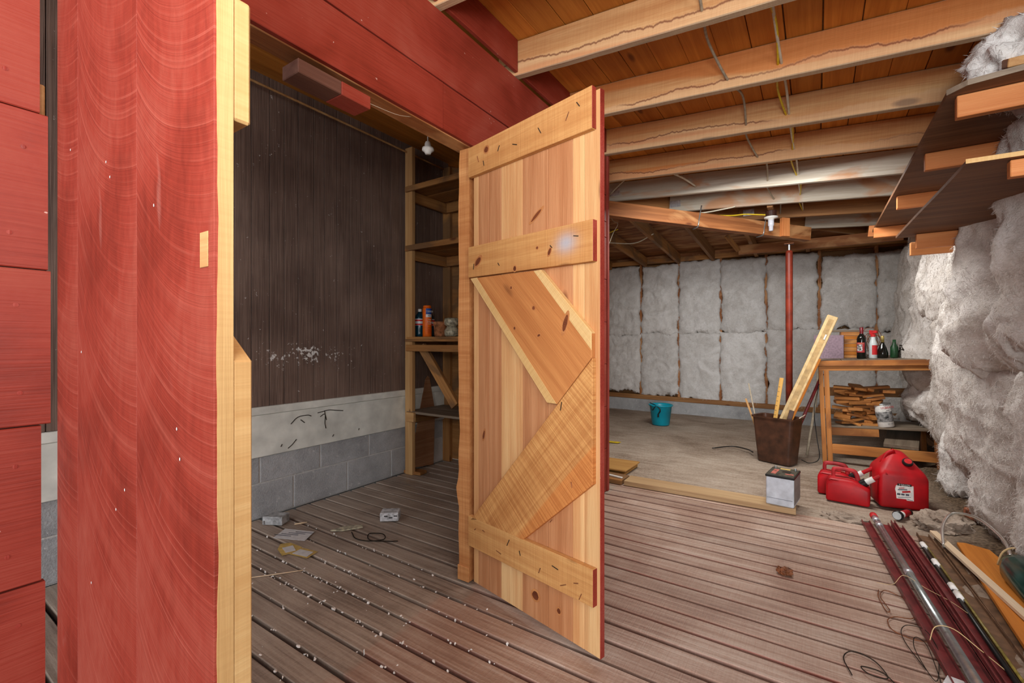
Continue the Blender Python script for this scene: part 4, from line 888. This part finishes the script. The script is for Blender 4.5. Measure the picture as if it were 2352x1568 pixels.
obj('label_header', bm_box((0, .052, .0008), (.075, .014, .0006)), M_black, lb_, F); text('lettering', '5 GALLON', .0125, F @ T(0, .052, .0014), M_foamw, lb_)
for (x, y, w, hh, m) in ((-.01, .02, .05, .006, M_ink), (.01, .008, .045, .012, M_redl), (-.015, .03, .03, .005, M_redl), (-.03, -.012, .018, .012, M_ink), (-.008, -.012, .018, .012, M_ink), (.016, -.012, .018, .012, M_ink), (0, -.03, .07, .003, M_ink), (.03, -.044, .03, .003, M_ink)): obj('label_print', bm_box((x, y, .0008), (w, hh, .0006)), m, lb_, F @ T(x, y, 0) @ R(random.uniform(-12, 12), 'Z') @ T(-x, -y, 0))
fl = thing('flashlight', (.48, 3.85, .03), 'small red and white flashlight lying in front of the big fuel can', 'flashlight', M=T(.423, 3.76, .034) @ R(58, 'Z') @ R(90, 'Y'))
hd_ = obj('head', bm_lathe([(.022, 0), (.029, .004), (.03, .02), (.022, .034)], 20), M_black, fl, smooth=True); obj('lens', bm_lathe([(.024, -.001), (.024, .002)], 20), M_clear, hd_)
obj('barrel', bm_lathe([(.0195, .032), (.0195, .06)], 18), M_whitep, fl); obj('grip', bm_lathe([(.02, .059), (.021, .065), (.021, .125), (.017, .13)], 18), M_gas, fl, smooth=True); obj('tail', bm_lathe([(.023, .125), (.024, .13), (.02, .145)], 18), M_black, fl)

# ------------------------------------------------------------ rubble and long strips at the right
obj('rubble_lump', bm_lump(.145, (.95, .75, .5), .32, 3.3, 5, 2.4), M_rock, None, T(.635, 3.70, .04), label='crumbled pale mortar lump on the dirt below the insulation', cat='rubble', smooth=False)
obj('rubble_lump', bm_lump(.10, (1.2, .7, .35), .4, 5.1, 4, 2.4), M_rock, None, T(.15, 3.63, -.005), label='low broken concrete edge beside the deck corner', cat='rubble', smooth=False)
obj('brick_piece', bm_box((0, 0, 0), (.07, .10, .06), .008), plain('old_brick', (134, 86, 64), .9, .1, .2, 30), None, T(.80, 3.86, .09) @ R(20, 'Z'), label='reddish brick fragment half under the hanging insulation', cat='brick')
def ext(p, q, k): p = Vector(p); q = Vector(q); return p + (q-p)*k
rod = thing('silver_rod', (.30, 3.6, 0), 'long silver tube with a red end cap lying on the deck', 'tube')
r0 = Vector((.297, 3.627, .047)); r1 = Vector((.434, 1.92, .052))
tube('pipe', [r0, r1], .0165, M_steel, rod, 16, 1)
tube('end_cap', [r0-(r1-r0)*.012, r0+(r1-r0)*.014], .0195, M_redl, rod, 14, 1)
for k in (.045, .10, .47): tube('tape', [ext(r0, r1, k-.014), ext(r0, r1, k+.014)], .018, M_foil, rod, 12, 1)
def strip(nm, p0, p1, w, t, m, label, cat='strip', grp=None, n=(0, 0, 1), ridge=None):
    o = thing(nm, ((p0[0]+p1[0])/2, (p0[1]+p1[1])/2, 0), label, cat, group=grp)
    board('web', p0, p1, w, t, m, o, n=n, bev=.001)
    P0 = Vector(p0); P1 = Vector(p1); d = (P1-P0).normalized(); sdir = Vector((0, 0, 1)).cross(d)
    for q in (-1, 1): board('flange', P0+sdir*q*(w/2-.003)+Vector((0, 0, .009)), P1+sdir*q*(w/2-.003)+Vector((0, 0, .009)), .016, .004, m, o, n=sdir, bev=.0008)
    return o
strip('metal_channel', (.255, 3.60, .008), (.40, 1.95, .008), .045, .004, M_burg, 'burgundy metal channel under the silver tube', grp='burgundy channels')
strip('metal_channel', (.345, 3.61, .010), (.475, 1.95, .010), .045, .004, M_burg, 'burgundy metal channel just right of the silver tube', grp='burgundy channels')
strip('metal_channel', (.405, 3.60, .012), (.535, 1.95, .016), .058, .004, M_burg, 'wide burgundy metal channel with string tied across, third from the left', grp='burgundy channels')
strip('metal_channel', (.385, 3.60, .034), (.50, 2.0, .036), .022, .003, M_burg, 'narrow burgundy channel lying on top of the wider ones', grp='burgundy channels')
bl = thing('taped_rod', (.5, 3.3, 0), 'thin black rod wrapped with white tape in several places', 'rod')
q0 = Vector((.475, 3.33, .03)); q1 = Vector((.545, 2.0, .035)); tube('shaft', [q0, q1], .008, M_black, bl, 8, 1); tube('shaft', [q0+Vector((.018, 0, .004)), q1+Vector((.018, 0, .004))], .005, plain('dull_brass', (128, 112, 52), .4, .4), bl, 8, 1)
for k in (.03, .20, .40, .46): tube('tape', [ext(q0, q1, k-.025)+Vector((.006, 0, .002)), ext(q0, q1, k+.02)+Vector((.006, 0, .002))], .0135, M_foamw, bl, 8, 1)
strip('brown_channel', (.508, 3.50, .018), (.595, 1.95, .02), .058, .005, M_brown, 'brown vinyl strip beside the taped black rod', grp='brown strips')
strip('brown_channel', (.575, 3.46, .022), (.63, 2.1, .024), .05, .005, M_brown, 'brown vinyl strip half under the white wooden lath', grp='brown strips')
ol = obj('orange_plank', bm_plate([(.625, 3.36), (.66, 3.375), (.745, 3.33), (.775, 3.10), (.80, 2.2), (.78, 1.9), (.60, 1.9), (.61, 2.2)], .018, .002), wood('orange_plank_z', (214, 138, 54), (176, 104, 34), var=.05, kn=.02), None, T(0, 0, .045), label='wide orange plank lying by the right wall under the white lath', cat='plank')
ol.data.transform(T(-.7, -2.6, 0)); ol.data.transform(R(-90, 'Z')); ol.matrix_basis = T(.7, 2.6, .045) @ R(90, 'Z'); WM[ol] = ol.matrix_basis.copy()
board('white_lath', (.555, 3.505, .050), (.715, 2.25, .085), .034, .018, M_pale, None, label='straight white wooden lath lying across the orange plank', cat='lath')
gb = thing('green_bottle', (.78, 2.98, .1), 'big dark green glass bottle lying at the right edge below the insulation', 'bottle', M=frame((.755, 3.03, .115), (.05, -1, -.02), (0, 0, 1)) @ R(90, 'Y'))
obj('body', bm_lathe([(.012, -.06), (.014, -.02), (.03, .0), (.06, .04), (.075, .1), (.075, .5), (.06, .52)], 28), M_gdark, gb, smooth=True)
tube('string', [(.70, 3.02, .10), (.72, 3.03, .16), (.76, 3.04, .185), (.80, 3.03, .17)], .004, M_cream, gb, 6)
tube('plastic_hose', [(.56, 3.28, .05), (.58, 3.42, .12), (.64, 3.52, .17), (.72, 3.42, .19), (.76, 3.2, .17), (.757, 3.07, .13)], .007, M_tube, None, 10, 8, label='bent clear plastic hose running into the green bottle', cat='hose')
for nm, pts, r, m, lb in (
    ('string_tie', [(.235, 2.72, .012), (.29, 2.70, .03), (.33, 2.71, .078), (.40, 2.69, .05), (.47, 2.62, .045), (.52, 2.55, .035)], .0015, M_cream, 'pale string tied across the silver tube and burgundy channels'),
    ('string_tie', [(.35, 2.28, .02), (.37, 2.30, .072), (.42, 2.30, .08), (.48, 2.26, .05), (.53, 2.20, .03), (.555, 2.14, .02)], .0025, M_cream, 'thick tan cord looped over the silver tube near the frame edge'),
    ('wire_loop', [(.235, 2.66, .006), (.228, 2.60, .005), (.235, 2.52, .006), (.245, 2.46, .008), (.255, 2.47, .012), (.243, 2.53, .012), (.235, 2.6, .008), (.26, 2.67, .006), (.32, 2.63, .005), (.345, 2.54, .006), (.325, 2.46, .006), (.27, 2.44, .005), (.24, 2.39, .006), (.25, 2.32, .005), (.31, 2.29, .006), (.38, 2.31, .008)], .003, M_rust, 'brown wire with a looped end lying on the deck'),
    ('wire_loop', [(.315, 2.10, .006), (.28, 2.24, .006), (.275, 2.33, .006), (.30, 2.38, .012), (.35, 2.36, .02), (.37, 2.27, .01), (.36, 2.18, .006), (.33, 2.05, .006), (.30, 2.2, .012), (.31, 2.29, .016), (.34, 2.27, .01), (.345, 2.1, .006), (.34, 1.98, .006)], .0022, M_vine, 'tangled thin dark wire beside the silver tube'),
    ('wire_loop', [(.10, 1.93, .006), (.08, 2.02, .006), (.11, 2.08, .006), (.17, 2.06, .006), (.20, 1.98, .006), (.15, 1.96, .01), (.13, 2.0, .006), (.19, 2.0, .006), (.23, 1.93, .006)], .003, M_vine, 'coiled dark wire at the bottom edge of the deck')):
    tube(nm, pts, r*.65, m, None, 6, 6, label=lb, cat='wire' if 'wire' in nm else 'string')
obj('paper_tag', bm_plate([(0, 0), (.06, .01), (.075, .06), (.02, .055)], .002), M_paper, None, T(.345, 2.03, .02) @ R(8, 'Y'), label='small printed paper slip beside the burgundy channels', cat='paper')
obj('pine_cone', bm_lump(.03, (1, 1, .6), .6, 2.2, 3, 4), M_rust, None, T(-.13, 2.60, .013), label='small dried brown clump on the deck in front of the door', cat='debris')

# ------------------------------------------------------------ closet floor litter
def card(nm, pts, z, m, label, cat, t=.0015): return obj(nm, bm_plate(pts, t), m, None, T(0, 0, z), label=label, cat=cat)
pp = card('paper_sheet', [(-2.615, 1.422), (-2.427, 1.50), (-2.495, 1.603), (-2.683, 1.531)], .003, M_paper, 'sheet of printed white paper on the closet floor', 'paper')
for k in range(4):
    c0 = Vector((-2.60+.035*k, 1.475+.0*k, 0)); obj('print_line', bm_box((0, 0, 0), (.11, .006, .0006)), M_ink, pp, T(-2.60+.022*k, 1.468+.031*k, .0052) @ R(23, 'Z'))
en = thing('envelope', (-2.36, 1.40, .003), 'torn yellow envelope with white inner cards on the closet floor', 'envelope')
for pts, m, z in (([(-2.45, 1.355), (-2.36, 1.33), (-2.33, 1.40), (-2.36, 1.445), (-2.47, 1.44), (-2.50, 1.40)], M_env, .003), ([(-2.44, 1.375), (-2.37, 1.355), (-2.35, 1.40), (-2.42, 1.425)], M_paper, .006), ([(-2.34, 1.36), (-2.22, 1.385), (-2.24, 1.46), (-2.35, 1.44)], M_env, .004), ([(-2.33, 1.368), (-2.23, 1.39), (-2.25, 1.44), (-2.34, 1.42)], M_paper, .007)): obj('flap', bm_plate(pts, .0015), m, en, T(0, 0, z))
b1_ = thing('switch_box', (-2.82, 1.55, 0), 'grey plastic box against the concrete blocks on the closet floor', 'box', math.radians(28))
obj('body', bm_box((0, 0, .029), (.13, .085, .052), .004), plain('grey_plastic', (176, 178, 180), .5, .3), b1_); obj('tab', bm_box((-.05, -.044, .02), (.01, .004, .02), .001), M_batg, b1_)
b2_ = thing('switch_box', (-2.265, 1.985, 0), 'pale slotted plastic box in the middle of the closet floor', 'box', math.radians(38))
obj('body', bm_box((0, 0, .033), (.115, .085, .054), .004), plain('pale_plastic', (206, 208, 212), .5, .3), b2_)
for k in range(3): obj('slot', bm_box((-.02+.03*k, -.043, .04-.01*(k % 2)), (.022, .002, .006)), M_black, b2_)
card('card_scrap', [(-2.42, 1.66), (-2.36, 1.70), (-2.30, 1.80), (-2.33, 1.82), (-2.40, 1.74)], .004, M_glassy, 'crumpled clear wrapper on the closet floor', 'wrapper', .008)
tube('wire_loop', [(-2.30, 1.72, .006), (-2.21, 1.68, .005), (-2.12, 1.70, .005), (-2.06, 1.76, .008), (-2.12, 1.80, .01), (-2.19, 1.76, .008), (-2.12, 1.71, .006), (-2.02, 1.76, .006), (-1.98, 1.79, .006)], .003, M_vine, None, 5, 6, label='loop of dark wire on the closet floor by the gap', cat='wire')
tube('stick', [(-2.35, 1.02, .004), (-2.22, 1.17, .005), (-2.12, 1.30, .005)], .003, M_pale, None, 5, 3, label='thin pale splinter on the closet floor near the left door', cat='stick')
tube('stick', [(-2.70, 1.60, .004), (-2.66, 1.66, .005)], .005, M_pale, None, 5, 1, label='short pale wood chip near the grey box', cat='stick')
random.seed(11); bm = bmesh.new()
for q in range(300):
    k = random.choice((0, 1, 2, 3, 3, 4, 4, 5, 6, 7, -1, -2)); xx = random.triangular(-2.9, -.75, -1.9); yy = P0+DP*k + random.gauss(0, .007)
    if random.random() < .12: yy += random.uniform(-.05, .05)
    if yy > 1.62 and xx > -1.45: continue
    r = random.uniform(.002, .006)*(.8+.4*random.random()); mm = T(xx, yy, r*.4-.003) @ Matrix.Rotation(random.uniform(0, 6), 4, (random.random(), random.random(), 1)) @ Matrix.Diagonal((random.uniform(.8, 1.9), 1, .7, 1))
    vs = bmesh.ops.create_icosphere(bm, subdivisions=1, radius=r, matrix=mm)['verts']
    for v in vs: v.co += Vector((random.uniform(-1, 1), random.uniform(-1, 1), random.uniform(-1, 1)))*r*.3
obj('white_crumbs', bm, M_foamw, None, label='white foam crumbs caught in the gaps of the closet floor', cat='crumbs', kind='stuff')

# ------------------------------------------------------------ lamp and cables under the ceiling
lp = thing('ceiling_lamp', (-.385, 5.3, 2.26), 'unlit bulb in a white socket on a brown box under the rafters', 'lamp')
obj('junction_box', bm_lathe([(.05, .145), (.05, .20), (.04, .205)], 20), plain('brown_box', (60, 34, 26), .5, .3), lp); obj('socket', bm_lathe([(.028, .11), (.03, .125), (.062, .13), (.064, .142), (.05, .146)], 24), M_whitep, lp, smooth=True)
obj('bulb', bm_lathe([(.012, 0), (.02, .004), (.021, .05), (.027, .055), (.027, .11)], 20), plain('bulb', (206, 210, 222), .3, .4, .02), lp, smooth=True)
obj('mount_board', bm_box((0, 0, .225), (.05, .30, .04), .002), M_old, lp)
def zc(x, y): return zb(x)+.06
def run(nm, x, dx, r, m, label, amp=.012, zo=.055, up=.04):
    pts = []
    for k in range(-1, 7):
        y = 2.02+.61*k+.02; xx = x+dx*k
        pts += [(xx, y, zb(xx)+zo), (xx+amp*(1 if k % 2 else -1), y+.30, zb(xx)+zo+up)]
    return tube(nm, pts, r, m, None, 8, 5, label=label, cat='cable')
run('cable', -.150, .005, .007, M_cable, 'white cable threaded through holes in the rafters near the right', .004, .07, .03)
run('cable', -.170, .008, .006, M_yellow, 'yellow cable threaded through the rafters beside the white one', -.02, .068, .03)
run('cable', -.40, .012, .0065, M_grey, 'grey cable looping through the rafters left of the white one', .03, .045, .05)
tube('cable', [(-1.75, 4.40, zb(-1.75)+.05), (-1.45, 4.1, zb(-1.45)+.10), (-1.15, 3.88, 2.60)], .008, M_cable, None, 8, 6, label='white cable entering the fourth rafter beside the door edge', cat='cable')
tube('cable', [(-1.1, 3.9, 2.60), (-1.0, 4.2, 2.60), (-.93, 4.44, 2.575)], .008, M_cable, None, 8, 6, label='white cable bending between two rafters over the aisle', cat='cable')
tube('cable', [(-1.0, 5.05, 2.46), (-.75, 5.2, 2.45), (-.62, 5.25, 2.455), (-.5, 5.28, 2.44), (-.42, 5.3, 2.43)], .007, M_yellow, None, 8, 6, label='yellow cable stapled along the joist to the lamp', cat='cable')
tube('cable', [(-1.35, 4.95, 2.50), (-1.0, 5.02, 2.475), (-.75, 5.05, 2.49), (-.68, 5.06, 2.50)], .007, M_cable, None, 8, 6, label='white cable running above the diagonal beam', cat='cable')
tube('cable', [(-2.35, 5.8, 2.47), (-2.0, 5.9, 2.44), (-1.75, 5.9, 2.53)], .007, M_cable, None, 8, 6, label='white cable slung between the short rear rafters', cat='cable')
tube('cable', [(-2.5, 5.2, 2.40), (-2.2, 5.25, 2.44), (-2.0, 5.3, 2.50)], .007, M_yellow, None, 8, 6, label='yellow cable behind the red wall corner', cat='cable')
jb = thing('junction_box', (-2.05, 4.75, 2.25), 'grey metal box hanging by a wire just right of the door edge', 'box')
obj('body', bm_hull([(-2.12, 4.72, 2.20), (-1.98, 4.72, 2.20), (-2.12, 4.80, 2.20), (-1.98, 4.80, 2.20), (-2.12, 4.72, 2.31), (-2.0, 4.72, 2.31), (-2.12, 4.80, 2.31), (-2.0, 4.80, 2.31)], .004), M_foil, jb, M=Matrix())
tube('wire', [(-2.0, 4.74, 2.22), (-1.97, 4.74, 2.14), (-1.93, 4.74, 2.13), (-1.85, 4.75, 2.32), (-1.80, 4.76, 2.42), (-1.86, 4.76, 2.47), (-1.90, 4.76, 2.60), (-1.92, 4.76, 2.76)], .0035, M_cable, jb, 6, 6)
